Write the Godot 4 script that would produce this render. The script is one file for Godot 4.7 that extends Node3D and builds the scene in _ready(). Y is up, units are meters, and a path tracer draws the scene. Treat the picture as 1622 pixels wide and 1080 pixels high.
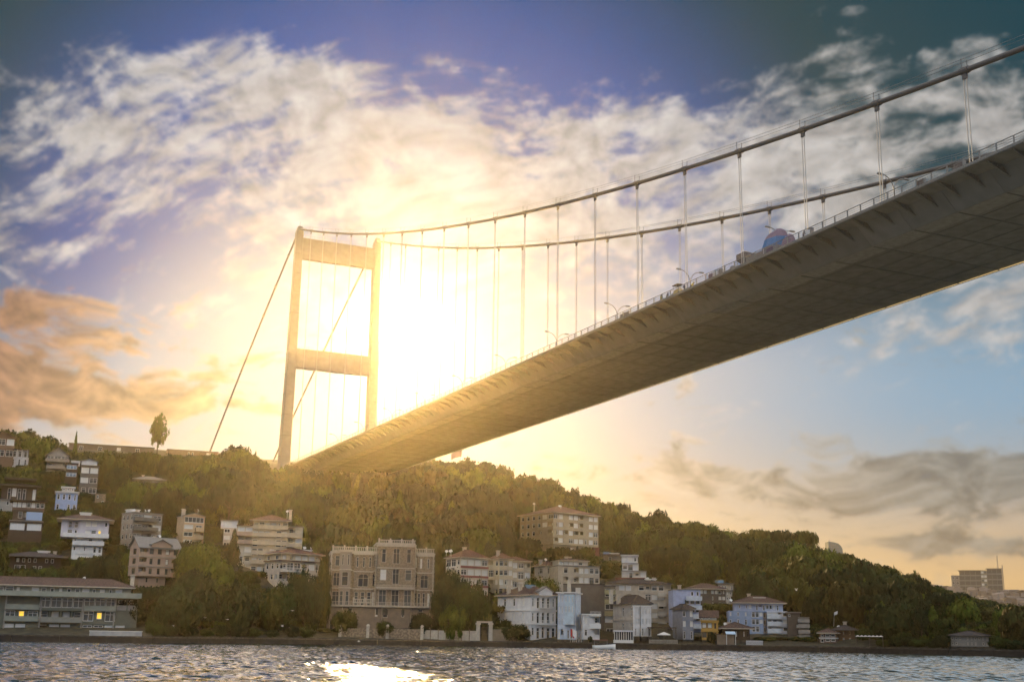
extends Node3D
# Suspension bridge over a strait at low sun, wooded hillside with waterfront houses behind the water.

const FOCAL := 1952.8          # the lens, in pixels of the 1622 x 1080 photograph
const PITCH := 0.2350
const ROLL := 0.0156
const EYE := Vector3(0, 2.5, 0)
const SUN_AZ := -5.35
const SUN_EL := 13.6

var rng := RandomNumberGenerator.new()
var used := {}
var M := {}
var mesh_cache := {}
var gnoise := FastNoiseLite.new()
var shots := []        # photo rectangles of facades, with their distance: trees keep clear of them
var marks := []        # buildings, as landmarks
var plots := []        # footprints

# ---------------------------------------------------------------- set-up
func _ready():
	rng.seed = 7
	gnoise.seed = 4; gnoise.frequency = 0.02; gnoise.fractal_octaves = 3
	var cam := Camera3D.new()
	cam.name = "camera"; add_child(cam)
	cam.position = EYE
	cam.basis = Basis(Vector3.RIGHT, PITCH) * Basis(Vector3(0, 0, 1), ROLL)
	cam.fov = rad_to_deg(2.0 * atan(540.0 / FOCAL)); cam.near = 0.1; cam.far = 20000.0
	cam.current = true
	var sun := DirectionalLight3D.new()
	sun.name = "sun"; add_child(sun)
	var to_sun := direction(SUN_AZ, SUN_EL)
	sun.look_at_from_position(Vector3.ZERO, -to_sun, Vector3.UP)
	sun.light_energy = 1.6; sun.light_angular_distance = 0.53; sun.light_color = Color(1.0, 0.84, 0.56)
	sun.shadow_enabled = true
	var env := Environment.new()
	env.background_mode = Environment.BG_SKY
	env.sky = Sky.new()
	var pano := PanoramaSkyMaterial.new()
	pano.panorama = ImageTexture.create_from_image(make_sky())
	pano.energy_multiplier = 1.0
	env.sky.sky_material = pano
	env.tonemap_mode = Environment.TONE_MAPPER_LINEAR
	env.tonemap_exposure = 1.95
	env.volumetric_fog_enabled = true
	env.volumetric_fog_density = 0.000043
	env.volumetric_fog_albedo = Color(1.0, 0.93, 0.8)
	env.volumetric_fog_anisotropy = 0.89
	env.volumetric_fog_length = 4000.0
	env.sdfgi_enabled = true; env.ssao_enabled = true; env.ssil_enabled = true
	var we := WorldEnvironment.new()
	we.name = "environment"; we.environment = env; add_child(we)
	print("sky ", Time.get_ticks_msec())
	make_materials()
	make_ground()
	make_water()
	print("ground ", Time.get_ticks_msec())
	make_bridge()
	print("bridge ", Time.get_ticks_msec())
	make_buildings()
	print("buildings ", Time.get_ticks_msec())
	make_shore_things()
	make_deck_things()
	make_far()
	print("things ", Time.get_ticks_msec())
	make_trees()
	print("trees ", Time.get_ticks_msec())

func direction(az: float, el: float) -> Vector3:
	var a := deg_to_rad(az)
	var e := deg_to_rad(el)
	return Vector3(sin(a) * cos(e), sin(e), -cos(a) * cos(e))

# a point of the photograph at a distance z in front of the camera, in metres
func at(px: float, py: float, z: float) -> Vector3:
	var a := px - 811.0
	var b := 540.0 - py
	var u := a * cos(ROLL) - b * sin(ROLL)
	var v := b * cos(ROLL) + a * sin(ROLL)
	var f := FOCAL * cos(PITCH) - v * sin(PITCH)
	var y := FOCAL * sin(PITCH) + v * cos(PITCH)
	return Vector3(u / f * z, EYE.y + y / f * z, -z)

func photo(p: Vector3) -> Vector2:
	var y := p.y - EYE.y
	var v := y * cos(PITCH) + p.z * sin(PITCH)
	var f := -p.z * cos(PITCH) + y * sin(PITCH)
	var u := FOCAL * p.x / f
	v = FOCAL * v / f
	return Vector2(811.0 + u * cos(ROLL) + v * sin(ROLL), 540.0 - (v * cos(ROLL) - u * sin(ROLL)))

func scale_at(p: Vector3) -> float:
	return (-p.z * cos(PITCH) + (p.y - EYE.y) * sin(PITCH)) / FOCAL

func hit(px: float, py: float) -> Vector3:
	var z := 236.0
	while z < 1200.0:
		var p := at(px, py, z)
		if p.y <= ground_y(p.x, p.z) and p.z < shore_z(p.x) - 8.0:
			return p
		z += 0.5
	return at(px, py, 480.0)

# ---------------------------------------------------------------- sky
func sstep(a: float, b: float, x: float) -> float:
	var t: float = clamp((x - a) / (b - a), 0.0, 1.0)
	return t * t * (3.0 - 2.0 * t)

func blob(az: float, el: float, ca: float, ce: float, ra: float, re: float) -> float:
	var da := wrapf(az - ca, -180.0, 180.0) / ra
	var de := (el - ce) / re
	return exp(-(da * da + de * de))

var cn1 := FastNoiseLite.new()
var cn2 := FastNoiseLite.new()
var cn3 := FastNoiseLite.new()
var sun_dir := Vector3.ZERO

func sky_colour(az: float, el: float) -> Vector3:
	var dir := direction(az, el)
	var g := rad_to_deg(acos(clamp(dir.dot(sun_dir), -1.0, 1.0)))
	# clear air: gold at the horizon, pale above it, blue to teal overhead and away from the sun
	var high := Vector3(0.0, 0.085, 0.36).lerp(Vector3(0.0, 0.048, 0.075), sstep(13.0, 23.0, g))
	high = high.lerp(Vector3(0.10, 0.19, 0.33), sstep(35.0, 80.0, g))
	var pale := Vector3(0.42, 0.47, 0.54).lerp(Vector3(0.25, 0.40, 0.54), sstep(10.0, 26.0, g))
	var gold := Vector3(0.66, 0.46, 0.22).lerp(Vector3(0.66, 0.42, 0.19), sstep(8.0, 40.0, g))
	gold = gold.lerp(Vector3(0.50, 0.48, 0.46), sstep(45.0, 110.0, g))
	var c := gold.lerp(pale, sstep(1.0, 11.0, el)).lerp(high, sstep(12.0, 23.0, el + 0.1 * g - 1.0 + 5.0 * sstep(-14.0, -22.0, az) * (1.0 - sstep(-40.0, -70.0, az))))
	# the glow round the sun
	var glow := Vector3(0.08, 0.085, 0.09) * exp(-g * g / 80.0) + Vector3(0.05, 0.045, 0.035) * exp(-g / 14.0)
	glow += Vector3(3.0, 2.8, 2.3) * exp(-g * g / 4.0)
	c += glow
	# high wisps, drawn out along the wind
	var q := dir * 6.0
	var w1 := cn3.get_noise_3d(q.x * 1.4, q.y * 1.4, q.z * 1.4)
	var w2 := cn3.get_noise_3d(q.x * 1.4 + 31.0, q.y * 1.4 + 7.0, q.z * 1.4)
	var wind := lerpf(0.62, 0.16, sstep(-22.0, 4.0, az))
	var sx := (az * cos(wind) + el * sin(wind)) * 0.11 + w1 * 0.32
	var sy := (el * cos(wind) - az * sin(wind)) * 0.25 + w2 * 0.30
	var px := az * 0.15 + w1 * 0.5 - el * 0.05
	var py := el * 0.24 + w2 * 0.45
	var edge := cn1.get_noise_2d(sx * 4.0, sy * 5.0) * 0.5 + cn1.get_noise_2d(px * 5.0, py * 5.0) * 0.7
	var n := cn1.get_noise_2d(px, py) * 0.40 + cn1.get_noise_2d(px * 2.7 + 4.0, py * 2.9) * 0.26 + cn1.get_noise_2d(sx * 1.6 + 9.0, sy * 2.6) * 0.36 + edge * 0.14
	var centre := 21.2 + 2.6 * exp(-pow((az + 13.0) / 8.0, 2.0)) - 1.5 * exp(-pow((az + 24.0) / 5.0, 2.0))
	var band := exp(-pow((el - centre) / 4.6, 2.0)) * (1.0 - 0.5 * sstep(-17.0, -23.0, az)) * (1.0 - 0.35 * sstep(20.0, 24.0, az))
	var inside := 1.0 - sstep(38.0, 60.0, abs(az))
	var bias := lerpf(lerpf(-0.10, 0.34, sstep(14.0, 32.0, el)), 0.62 * band - 0.20 - 0.5 * sstep(24.5, 27.5, el) + 0.36 * blob(az, el, 17.0, 28.0, 4.0, 2.2) + 0.34 * blob(az, el, 21.0, 14.0, 5.5, 2.4) + 0.34 * blob(az, el, -5.0, 17.0, 11.0, 5.0) - 0.4 * blob(az, el, 20.3, 20.5, 2.2, 1.6) + 0.25 * blob(az, el, 22.5, 16.2, 3.0, 2.0), inside)
	var cover := sstep(-0.08, 0.50, n + bias)
	cover = clamp(cover + edge * 0.42 * cover * (1.0 - cover) * 4.0, 0.0, 1.0)
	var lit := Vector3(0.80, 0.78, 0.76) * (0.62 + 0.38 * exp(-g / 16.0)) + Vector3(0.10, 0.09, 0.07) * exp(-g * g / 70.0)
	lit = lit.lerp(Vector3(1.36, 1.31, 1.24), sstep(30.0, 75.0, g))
	lit *= 0.86 + 0.40 * cn1.get_noise_2d(px * 2.6 - 20.0, py * 2.6) + 0.26 * edge
	c = c.lerp(lit, cover * 0.93)
	# low cloud banks
	var lx := az * 0.16 + w2 * 1.0
	var ly := el * 0.42 + w1 * 0.9
	var m := cn2.get_noise_2d(lx, ly) * 0.7 + cn2.get_noise_2d(lx * 3.0, ly * 3.2) * 0.30
	var dark := 0.95 * blob(az, el, 20.5, 6.7, 4.6, 1.4) + 0.5 * blob(az, el, 19.0, 4.2, 3.0, 0.7) + 0.55 * blob(az, el, 8.5, 7.2, 4.8, 1.2) + 0.5 * blob(az, el, 14.8, 5.8, 2.0, 1.2)
	dark += 0.55 * blob(az, el, -24.5, 12.4, 7.5, 2.6) + 0.34 * blob(az, el, -18.5, 10.2, 6.0, 1.6) + 0.3 * blob(az, el, -22.0, 9.6, 5.0, 0.8) + 0.25 * blob(az, el, -12.0, 9.6, 3.0, 1.0) + 0.22 * blob(az, el, -21.0, 9.0, 3.0, 0.8)
	dark += 0.12 * sstep(38.0, 60.0, abs(az)) * exp(-pow((el - 8.0) / 5.0, 2.0))
	var body := sstep(0.02, 0.36, m * 0.75 + dark - 0.12) * sstep(17.0, 13.5, el)
	var low := Vector3(0.40, 0.36, 0.30).lerp(Vector3(0.22, 0.22, 0.20), sstep(14.0, 26.0, g))
	if az < 0.0:
		low = Vector3(0.64, 0.43, 0.22).lerp(Vector3(0.32, 0.16, 0.09), sstep(8.0, 19.0, g))
	low = low.lerp(Vector3(0.38, 0.38, 0.38), sstep(45.0, 80.0, g))
	low *= 0.95 + 0.95 * cn2.get_noise_2d(lx * 2.6 + 50.0, ly * 2.6)
	var rim := sstep(0.0, 0.5, body) * (1.0 - sstep(0.35, 0.95, body))
	c = c.lerp(low, body * 0.86) + Vector3(0.5, 0.38, 0.2) * rim * 0.22 * exp(-g / 25.0)
	# front-lit sky opposite the sun, brightened further to light the house fronts
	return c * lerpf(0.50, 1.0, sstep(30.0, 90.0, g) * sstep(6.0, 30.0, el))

func make_sky() -> Image:
	sun_dir = direction(SUN_AZ, SUN_EL)
	for k in 3:
		var n: FastNoiseLite = [cn1, cn2, cn3][k]
		n.seed = [11, 23, 5][k]; n.frequency = [0.9, 0.8, 0.35][k]; n.fractal_octaves = [6, 6, 4][k]
		n.noise_type = FastNoiseLite.TYPE_SIMPLEX_SMOOTH
		n.fractal_gain = 0.6
	var W := 4096
	var cw := 768
	var ch := 192            # upper half only
	var a := PackedFloat32Array()
	a.resize(cw * ch * 2 * 3)
	for y in ch * 2:
		var el := 90.0 - (y + 0.5) / (ch * 2) * 180.0
		for x in cw:
			var az := wrapf((x + 0.5) / cw * 360.0, -180.0, 180.0)
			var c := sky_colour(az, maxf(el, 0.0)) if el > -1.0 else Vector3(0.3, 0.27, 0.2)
			var k := (y * cw + x) * 3
			a[k] = maxf(c.x, 0.0); a[k + 1] = maxf(c.y, 0.0); a[k + 2] = maxf(c.z, 0.0)
	var im := Image.create_from_data(cw, ch * 2, false, Image.FORMAT_RGBF, a.to_byte_array())
	im.resize(W, W / 2, Image.INTERPOLATE_CUBIC)
	# the same sky, sampled finely where its cloud edges are seen large
	var x0 := -384
	var x1 := 384
	var y0 := 610
	var y1 := 1026
	var b := PackedFloat32Array()
	b.resize((x1 - x0) * (y1 - y0) * 3)
	var i := 0
	for y in range(y0, y1):
		var el := maxf(90.0 - (y + 0.5) / 2048.0 * 180.0, 0.0)
		for x in range(x0, x1):
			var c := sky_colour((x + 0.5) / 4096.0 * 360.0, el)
			b[i] = maxf(c.x, 0.0); b[i + 1] = maxf(c.y, 0.0); b[i + 2] = maxf(c.z, 0.0)
			i += 3
	var fine := Image.create_from_data(x1 - x0, y1 - y0, false, Image.FORMAT_RGBF, b.to_byte_array())
	im.blit_rect(fine, Rect2i(-x0, 0, x1, y1 - y0), Vector2i(0, y0))
	im.blit_rect(fine, Rect2i(0, 0, -x0, y1 - y0), Vector2i(W + x0, y0))
	return im

# ---------------------------------------------------------------- names and labels
func numbered(called: String) -> String:
	var n: int = used.get(called, 0)
	used[called] = n + 1
	return called if n == 0 else "%s_%03d" % [called, n]

func tag(o: Node, label := "", category := "", group := "", kind := "") -> Node:
	if label: o.set_meta("label", label)
	if category: o.set_meta("category", category)
	if group: o.set_meta("group", group)
	if kind: o.set_meta("kind", kind)
	return o

func thing(called: String, label: String, category: String, pos := Vector3.ZERO, turn := 0.0, group := "") -> Node3D:
	var o := Node3D.new()
	o.name = numbered(called); add_child(o)
	o.position = pos; o.rotation.y = turn
	tag(o, label, category, group)
	return o

func add(mesh: Mesh, called: String, mat: Material, parent: Node, xf := Transform3D()) -> MeshInstance3D:
	var o := MeshInstance3D.new()
	o.mesh = mesh; o.name = called; o.transform = xf
	o.material_override = mat
	parent.add_child(o, true)
	return o

func build(st: SurfaceTool, called: String, mat: Material, parent: Node, smooth := false) -> MeshInstance3D:
	st.generate_normals()
	return add(st.commit(), numbered(called) if parent == self else called, mat, parent)

func mb(smooth := false) -> SurfaceTool:
	var st := SurfaceTool.new()
	st.begin(Mesh.PRIMITIVE_TRIANGLES)
	st.set_smooth_group(0 if smooth else -1)
	return st

# ---------------------------------------------------------------- shapes
func quad(st: SurfaceTool, a: Vector3, b: Vector3, c: Vector3, d: Vector3):
	st.add_vertex(a); st.add_vertex(b); st.add_vertex(c)
	st.add_vertex(a); st.add_vertex(c); st.add_vertex(d)

func tri(st: SurfaceTool, a: Vector3, b: Vector3, c: Vector3):
	st.add_vertex(a); st.add_vertex(b); st.add_vertex(c)

# an upright box between two corners, or the same under a transform
func box(st: SurfaceTool, lo: Vector3, hi: Vector3, xf := Transform3D()):
	var p := []
	for k in 8:
		p.append(xf * Vector3(hi.x if k & 1 else lo.x, hi.y if k & 2 else lo.y, hi.z if k & 4 else lo.z))
	quad(st, p[4], p[6], p[7], p[5])
	quad(st, p[1], p[3], p[2], p[0])
	quad(st, p[0], p[2], p[6], p[4])
	quad(st, p[5], p[7], p[3], p[1])
	quad(st, p[2], p[3], p[7], p[6])
	quad(st, p[4], p[5], p[1], p[0])

# a bar of rectangular section from a to b
func bar(st: SurfaceTool, a: Vector3, b: Vector3, w: float, h: float):
	var d := b - a
	var up := Vector3.UP if abs(d.normalized().y) < 0.95 else Vector3.RIGHT
	var xf := Transform3D(Basis.looking_at(d.normalized(), up), a)
	box(st, Vector3(-w / 2, -h / 2, -d.length()), Vector3(w / 2, h / 2, 0), xf)

func tube(st: SurfaceTool, pts: Array, radii: Array, sides := 8, capped := true):
	var rings := []
	for k in pts.size():
		var d: Vector3 = (pts[min(k + 1, pts.size() - 1)] - pts[max(k - 1, 0)]).normalized()
		var up := Vector3.UP if abs(d.y) < 0.9 else Vector3.RIGHT
		var sx := d.cross(up).normalized()
		var sy := sx.cross(d).normalized()
		var ring := []
		for j in sides:
			var a := TAU * j / sides
			ring.append(pts[k] + (sx * cos(a) + sy * sin(a)) * radii[k])
		rings.append(ring)
	for k in rings.size() - 1:
		for j in sides:
			var j2 := (j + 1) % sides
			quad(st, rings[k][j], rings[k + 1][j], rings[k + 1][j2], rings[k][j2])
	if capped:
		for e in [0, rings.size() - 1]:
			for j in range(1, sides - 1):
				tri(st, rings[e][0], rings[e][j], rings[e][j + 1])

# a solid of revolution about y: profile of (radius, height)
func lathe(st: SurfaceTool, profile: Array, sides := 12, at_ := Vector3.ZERO, squash := Vector3.ONE):
	for k in profile.size() - 1:
		for j in sides:
			var a := TAU * j / sides
			var b := TAU * (j + 1) / sides
			var p0: Vector2 = profile[k]
			var p1: Vector2 = profile[k + 1]
			quad(st, at_ + squash * Vector3(cos(a) * p0.x, p0.y, sin(a) * p0.x), at_ + squash * Vector3(cos(b) * p0.x, p0.y, sin(b) * p0.x), at_ + squash * Vector3(cos(b) * p1.x, p1.y, sin(b) * p1.x), at_ + squash * Vector3(cos(a) * p1.x, p1.y, sin(a) * p1.x))

# ---------------------------------------------------------------- materials
func lin(r: float, g: float, b: float) -> Color:
	return Color(r, g, b).linear_to_srgb()

func ntex(seed_: int, freq: float, lo: float, hi: float, size := 256, octaves := 5, sx := 1.0) -> ImageTexture:
	var n := FastNoiseLite.new()
	n.seed = seed_; n.frequency = freq; n.fractal_octaves = octaves; n.noise_type = FastNoiseLite.TYPE_SIMPLEX_SMOOTH
	var src := n.get_seamless_image(size, size)
	var im := Image.create(size, size, false, Image.FORMAT_RGB8)
	for y in size:
		for x in size:
			var v := lo + (hi - lo) * src.get_pixel(x, int(y * sx) % size).r
			im.set_pixel(x, y, Color(v, v, v))
	im.generate_mipmaps()
	return ImageTexture.create_from_image(im)

func bumps(seed_: int, freq: float, strength: float, size := 256, octaves := 4) -> ImageTexture:
	var n := FastNoiseLite.new()
	n.seed = seed_; n.frequency = freq; n.fractal_octaves = octaves; n.noise_type = FastNoiseLite.TYPE_SIMPLEX_SMOOTH
	var im := n.get_seamless_image(size, size)
	im.bump_map_to_normal_map(strength)
	return ImageTexture.create_from_image(im)

func mat(c: Color, rough := 0.85, tex: Texture2D = null, rep := 0.15, metal := 0.0) -> StandardMaterial3D:
	var m := StandardMaterial3D.new()
	m.albedo_color = c; m.roughness = rough; m.metallic = metal
	if tex:
		m.albedo_texture = tex; m.uv1_triplanar = true; m.uv1_world_triplanar = true; m.uv1_scale = Vector3.ONE * rep
	return m

var T := {}
func wall_mat(r: float, g: float, b: float) -> StandardMaterial3D:
	var key := "%.3f %.3f %.3f" % [r, g, b]
	if not M.has(key):
		M[key] = mat(lin(r, g, b), 0.9, T.plaster, 0.11)
	return M[key]

func make_materials():
	T.plaster = ntex(3, 0.018, 0.84, 1.0)
	T.grime = ntex(8, 0.012, 0.5, 1.0, 512, 6)
	T.stain = ntex(18, 0.012, 0.84, 1.0, 512, 6)
	T.rough = ntex(9, 0.05, 0.55, 1.0)
	T.soil = ntex(12, 0.03, 0.4, 1.0)
	# roof tiles: rows of pan tiles with uneven tone
	var im := Image.create(128, 128, false, Image.FORMAT_RGB8)
	var r := RandomNumberGenerator.new(); r.seed = 2
	for ty in 16:
		for tx in 16:
			var v := r.randf_range(0.6, 1.0)
			for y in 8:
				for x in 8:
					var e := 0.72 if y == 0 or x == 0 else 1.0
					im.set_pixel(tx * 8 + x, ty * 8 + y, Color(v, v * r.randf_range(0.94, 1.0), v) * e)
	T.tile = ImageTexture.create_from_image(im)
	M.steel = mat(lin(0.19, 0.185, 0.175), 0.55, T.plaster, 0.06)
	M.deck = mat(lin(0.27, 0.26, 0.24), 0.75, T.grime, 0.035)
	M.deck2 = mat(lin(0.24, 0.23, 0.21), 0.75, T.grime, 0.05)
	M.deck_edge = mat(lin(0.30, 0.29, 0.27), 0.7, T.rough, 0.3)
	M.cable = mat(lin(0.16, 0.15, 0.15), 0.6, T.rough, 0.5)
	M.rope = mat(lin(0.20, 0.20, 0.20), 0.5)
	M.rail = mat(lin(0.17, 0.17, 0.17), 0.6)
	M.pipe = mat(lin(0.55, 0.53, 0.47), 0.5)
	M.asphalt = mat(lin(0.05, 0.05, 0.05), 0.9)
	M.lamp_head = mat(lin(0.12, 0.12, 0.12), 0.5)
	M.roof_red = mat(lin(0.20, 0.10, 0.065), 0.9, T.tile, 0.22)
	M.roof_brown = mat(lin(0.13, 0.08, 0.06), 0.9, T.tile, 0.22)
	M.roof_dark = mat(lin(0.06, 0.05, 0.05), 0.9, T.tile, 0.22)
	M.roof_grey = mat(lin(0.22, 0.21, 0.20), 0.9, T.plaster, 0.2)
	M.white = mat(lin(0.74, 0.73, 0.70), 0.7)
	M.frame_dark = mat(lin(0.05, 0.04, 0.035), 0.6)
	M.frame_brown = mat(lin(0.10, 0.06, 0.04), 0.6)
	M.glass = mat(lin(0.015, 0.018, 0.022), 0.06); M.glass.metallic_specular = 0.5
	M.glass2 = mat(lin(0.05, 0.055, 0.055), 0.10); M.glass2.metallic_specular = 0.6
	M.curtain_sheen = mat(lin(0.72, 0.70, 0.64), 0.35); M.curtain_sheen.metallic_specular = 0.8  # pale curtains, with sky reflected in the panes also put into the colour
	M.blind = mat(lin(0.66, 0.66, 0.65), 0.6)
	M.sky_glass = mat(lin(0.38, 0.46, 0.50), 0.10, null, 1.0, 0.75)
	M.lit = mat(lin(0.6, 0.45, 0.1), 0.6)
	M.lit.emission_enabled = true; M.lit.emission = Color(1.0, 0.78, 0.22); M.lit.emission_energy_multiplier = 0.6
	M.stone = mat(lin(0.42, 0.32, 0.22), 0.95, T.rough, 0.12)
	M.stone_pale = mat(lin(0.60, 0.53, 0.43), 0.9, T.plaster, 0.2)
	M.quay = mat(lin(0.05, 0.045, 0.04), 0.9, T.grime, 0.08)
	M.paving = mat(lin(0.12, 0.11, 0.10), 0.9, T.soil, 0.1)
	M.brick = mat(lin(0.27, 0.10, 0.075), 0.9, T.rough, 0.3)
	M.concrete = mat(lin(0.20, 0.19, 0.18), 0.9, T.grime, 0.08)
	M.footing = mat(lin(0.14, 0.125, 0.10), 0.95, T.soil, 0.1)
	M.metal_white = mat(lin(0.7, 0.7, 0.68), 0.4)
	M.soil = mat(lin(0.065, 0.06, 0.032), 1.0, T.soil, 0.05)
	M.bark = mat(lin(0.07, 0.05, 0.035), 0.95, T.rough, 0.8)
	M.tarp_blue = mat(lin(0.03, 0.20, 0.50), 0.5, T.rough, 0.4)
	M.tarp_violet = mat(lin(0.22, 0.15, 0.24), 0.6, T.rough, 0.4)
	M.tarp_grey = mat(lin(0.30, 0.28, 0.29), 0.7, T.rough, 0.4)
	M.hopper = mat(lin(0.24, 0.20, 0.19), 0.7, T.grime, 0.4)
	M.safety = mat(lin(0.55, 0.42, 0.05), 0.8)
	M.cloth_dark = mat(lin(0.06, 0.06, 0.08), 0.9)
	M.flag_red = mat(lin(0.45, 0.03, 0.03), 0.8)
	M.flag_white = mat(lin(0.75, 0.72, 0.70), 0.8)
	M.gull = mat(lin(0.75, 0.74, 0.72), 0.8)
	M.awning = mat(lin(0.62, 0.63, 0.66), 0.8)

# ---------------------------------------------------------------- ground and water
const SHORE := [[-900, -215], [-200, -232], [-96, -246], [-71, -254], [-58, -284], [-40, -292], [0, -296], [60, -292], [82, -285], [92, -264], [112, -246], [200, -236], [900, -230]]
const RIDGE_Z := [[-900, -560], [-260, -520], [-200, -490], [-150, -482], [-80, -488], [0, -490], [85, -500], [130, -500], [165, -480], [185, -455], [260, -430], [900, -430]]
const RIDGE_H := [[-900, 90], [-260, 76], [-200, 71], [-150, 67], [-110, 63], [-80, 58], [-45, 56], [-22, 62], [-8, 60], [4, 56], [22, 50], [36, 45], [50, 40], [65, 39], [85, 35], [115, 34], [135, 26], [150, 20], [165, 13.5], [185, 8], [260, 6], [900, 6]]

func along(a: Array, x: float) -> float:
	if x <= a[0][0]: return a[0][1]
	for k in a.size() - 1:
		if x < a[k + 1][0]:
			return lerpf(a[k][1], a[k + 1][1], (x - a[k][0]) / float(a[k + 1][0] - a[k][0]))
	return a[a.size() - 1][1]

func shore_z(x: float) -> float: return along(SHORE, x)

func ground_y(x: float, z: float) -> float:
	var sh := shore_z(x)
	var d := sh - z
	if d < 8.0: return 1.3
	var full := sh - along(RIDGE_Z, x)
	var rh := along(RIDGE_H, x)
	var t := (d - 8.0) / (full - 8.0)
	if t < 1.0:
		return 1.3 + (rh - 1.3) * (t * 0.8 + 0.2 * t * t * (3.0 - 2.0 * t)) + gnoise.get_noise_2d(x, z) * 2.2 * sin(PI * t)
	var k := lerpf(0.16, -0.06, sstep(-100.0, -55.0, x))
	return maxf(rh + minf(d - full, 170.0) * k + gnoise.get_noise_2d(x, z) * 1.5 * minf((d - full) / 60.0, 1.0), 2.0)

func make_ground():
	var st := mb(true)
	var xs := []
	var x := -1500.0
	while x <= 1500.0:
		xs.append(x)
		x += 4.0 if abs(x) < 280.0 else 40.0
	var ds := [0.0, 8.0]
	var dd := 8.0
	while dd < 2600.0:
		dd += 5.0 if dd < 420.0 else 120.0
		ds.append(dd)
	var pts := PackedVector3Array()
	for a in xs:
		for d in ds:
			var z: float = shore_z(a) - d
			pts.append(Vector3(a, ground_y(a, z), z))
	for p in pts: st.add_vertex(p)
	var n := ds.size()
	for i in xs.size() - 1:
		for j in n - 1:
			var k := i * n + j
			for v in [k, k + 1, k + n, k + n, k + 1, k + n + 1]: st.add_index(v)
	var g := build(st, "hillside", M.soil, self)
	tag(g, "", "", "", "structure")
	# quay: a dark stone wall along the water with a kerb stone on top
	var q := mb()
	var cop := mb()
	for k in SHORE.size() - 1:
		var a := Vector3(SHORE[k][0], 0, SHORE[k][1])
		var b := Vector3(SHORE[k + 1][0], 0, SHORE[k + 1][1])
		var len_ := a.distance_to(b)
		var parts := int(ceil(len_ / 12.0)) if len_ < 150.0 else 20
		for j in parts:
			var p := a.lerp(b, float(j) / parts)
			var p2 := a.lerp(b, (j + 1.0) / parts)
			var dir := (p2 - p).normalized()
			bar(q, p + Vector3(0, -0.2, 0.35) + dir * 0.02, p2 + Vector3(0, -0.2, 0.35) - dir * 0.02, 0.8, 2.6)
			bar(cop, p + Vector3(0, 1.24, 0.37), p2 + Vector3(0, 1.24, 0.37) - dir * 0.05, 1.0, 0.24)
	var quay := Node3D.new()
	quay.name = "quay"; add_child(quay)
	tag(quay, "", "", "", "structure")
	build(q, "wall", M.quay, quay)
	build(cop, "kerb", M.paving, quay)

func make_water():
	var m := StandardMaterial3D.new()
	m.albedo_color = lin(0.012, 0.032, 0.036); m.roughness = 0.05; m.metallic_specular = 0.9
	m.clearcoat_enabled = true; m.clearcoat = 1.0; m.clearcoat_roughness = 0.05
	m.normal_enabled = true; m.normal_texture = bumps(31, 0.02, 6.0, 512, 5); m.normal_scale = 0.35
	m.uv1_scale = Vector3(1, 1, 1)
	M.water = m
	# waves: many crossing trains of short chop, some with sharp crests; the grid is finer near the boat
	var r := RandomNumberGenerator.new(); r.seed = 77
	var wv := []
	for k in 15:
		var L := 0.8 * pow(1.085, k) * r.randf_range(0.92, 1.08)
		var a := r.randfn(0.25, 0.6)
		wv.append([sin(a) * TAU / L, cos(a) * TAU / L, r.randf() * TAU, 0.0086 * pow(L, 0.95)])
	var nx := 620
	var dz := 0.36
	var nz := int(252.0 / dz)
	var vs := PackedVector3Array(); vs.resize((nx + 1) * (nz + 1))
	var ns := PackedVector3Array(); ns.resize(vs.size())
	var uv := PackedVector2Array(); uv.resize(vs.size())
	var patch := FastNoiseLite.new(); patch.seed = 3; patch.frequency = 0.03
	var i := 0
	for zi in nz + 1:
		var z := -300.0 + zi * dz
		var half := -z * 0.46 + 18.0
		for xi in nx + 1:
			var x := half * (2.0 * xi / nx - 1.0)
			var h := 0.0
			var gx := 0.0
			var gz := 0.0
			var gust := 0.95 + 0.6 * patch.get_noise_2d(x, z) + 0.5 * patch.get_noise_2d(x * 4.0 + 70.0, z * 2.2)
			for w in wv:
				var ph: float = w[0] * x + w[1] * z + w[2]
				var u := 0.5 + 0.5 * sin(ph)
				h += (2.0 * u * u * u - 0.62) * w[3]
				var c: float = 3.0 * u * u * cos(ph) * w[3]
				gx += c * w[0]; gz += c * w[1]
			vs[i] = Vector3(x, h * gust, z)
			ns[i] = Vector3(-gx * gust, 1.0, -gz * gust).normalized()
			uv[i] = Vector2(x, z) / 14.0
			i += 1
	var ix := PackedInt32Array(); ix.resize(nx * nz * 6)
	i = 0
	for zi in nz:
		for xi in nx:
			var k := zi * (nx + 1) + xi
			ix[i] = k; ix[i + 1] = k + 1; ix[i + 2] = k + nx + 2
			ix[i + 3] = k; ix[i + 4] = k + nx + 2; ix[i + 5] = k + nx + 1
			i += 6
	var arr := []; arr.resize(Mesh.ARRAY_MAX)
	arr[Mesh.ARRAY_VERTEX] = vs; arr[Mesh.ARRAY_NORMAL] = ns; arr[Mesh.ARRAY_TEX_UV] = uv; arr[Mesh.ARRAY_INDEX] = ix
	var am := ArrayMesh.new()
	am.add_surface_from_arrays(Mesh.PRIMITIVE_TRIANGLES, arr)
	tag(add(am, "water", m, self), "", "", "", "structure")
	var st := mb()
	st.set_uv(Vector2.ZERO)
	var pl := PlaneMesh.new(); pl.size = Vector2(6000, 5000)
	var far := m.duplicate(); far.uv1_scale = Vector3(500, 500, 1)
	tag(add(pl, "open_water", far, self, Transform3D(Basis(), Vector3(0, -0.75, 1500))), "", "", "", "structure")

# ---------------------------------------------------------------- the bridge
const PHI := 0.43839
const GAP := 17.955          # between hangers
const HALF := 19.2           # half the deck's width
var BR := Transform3D()      # x runs along the bridge from the tower, z to the near side

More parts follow.
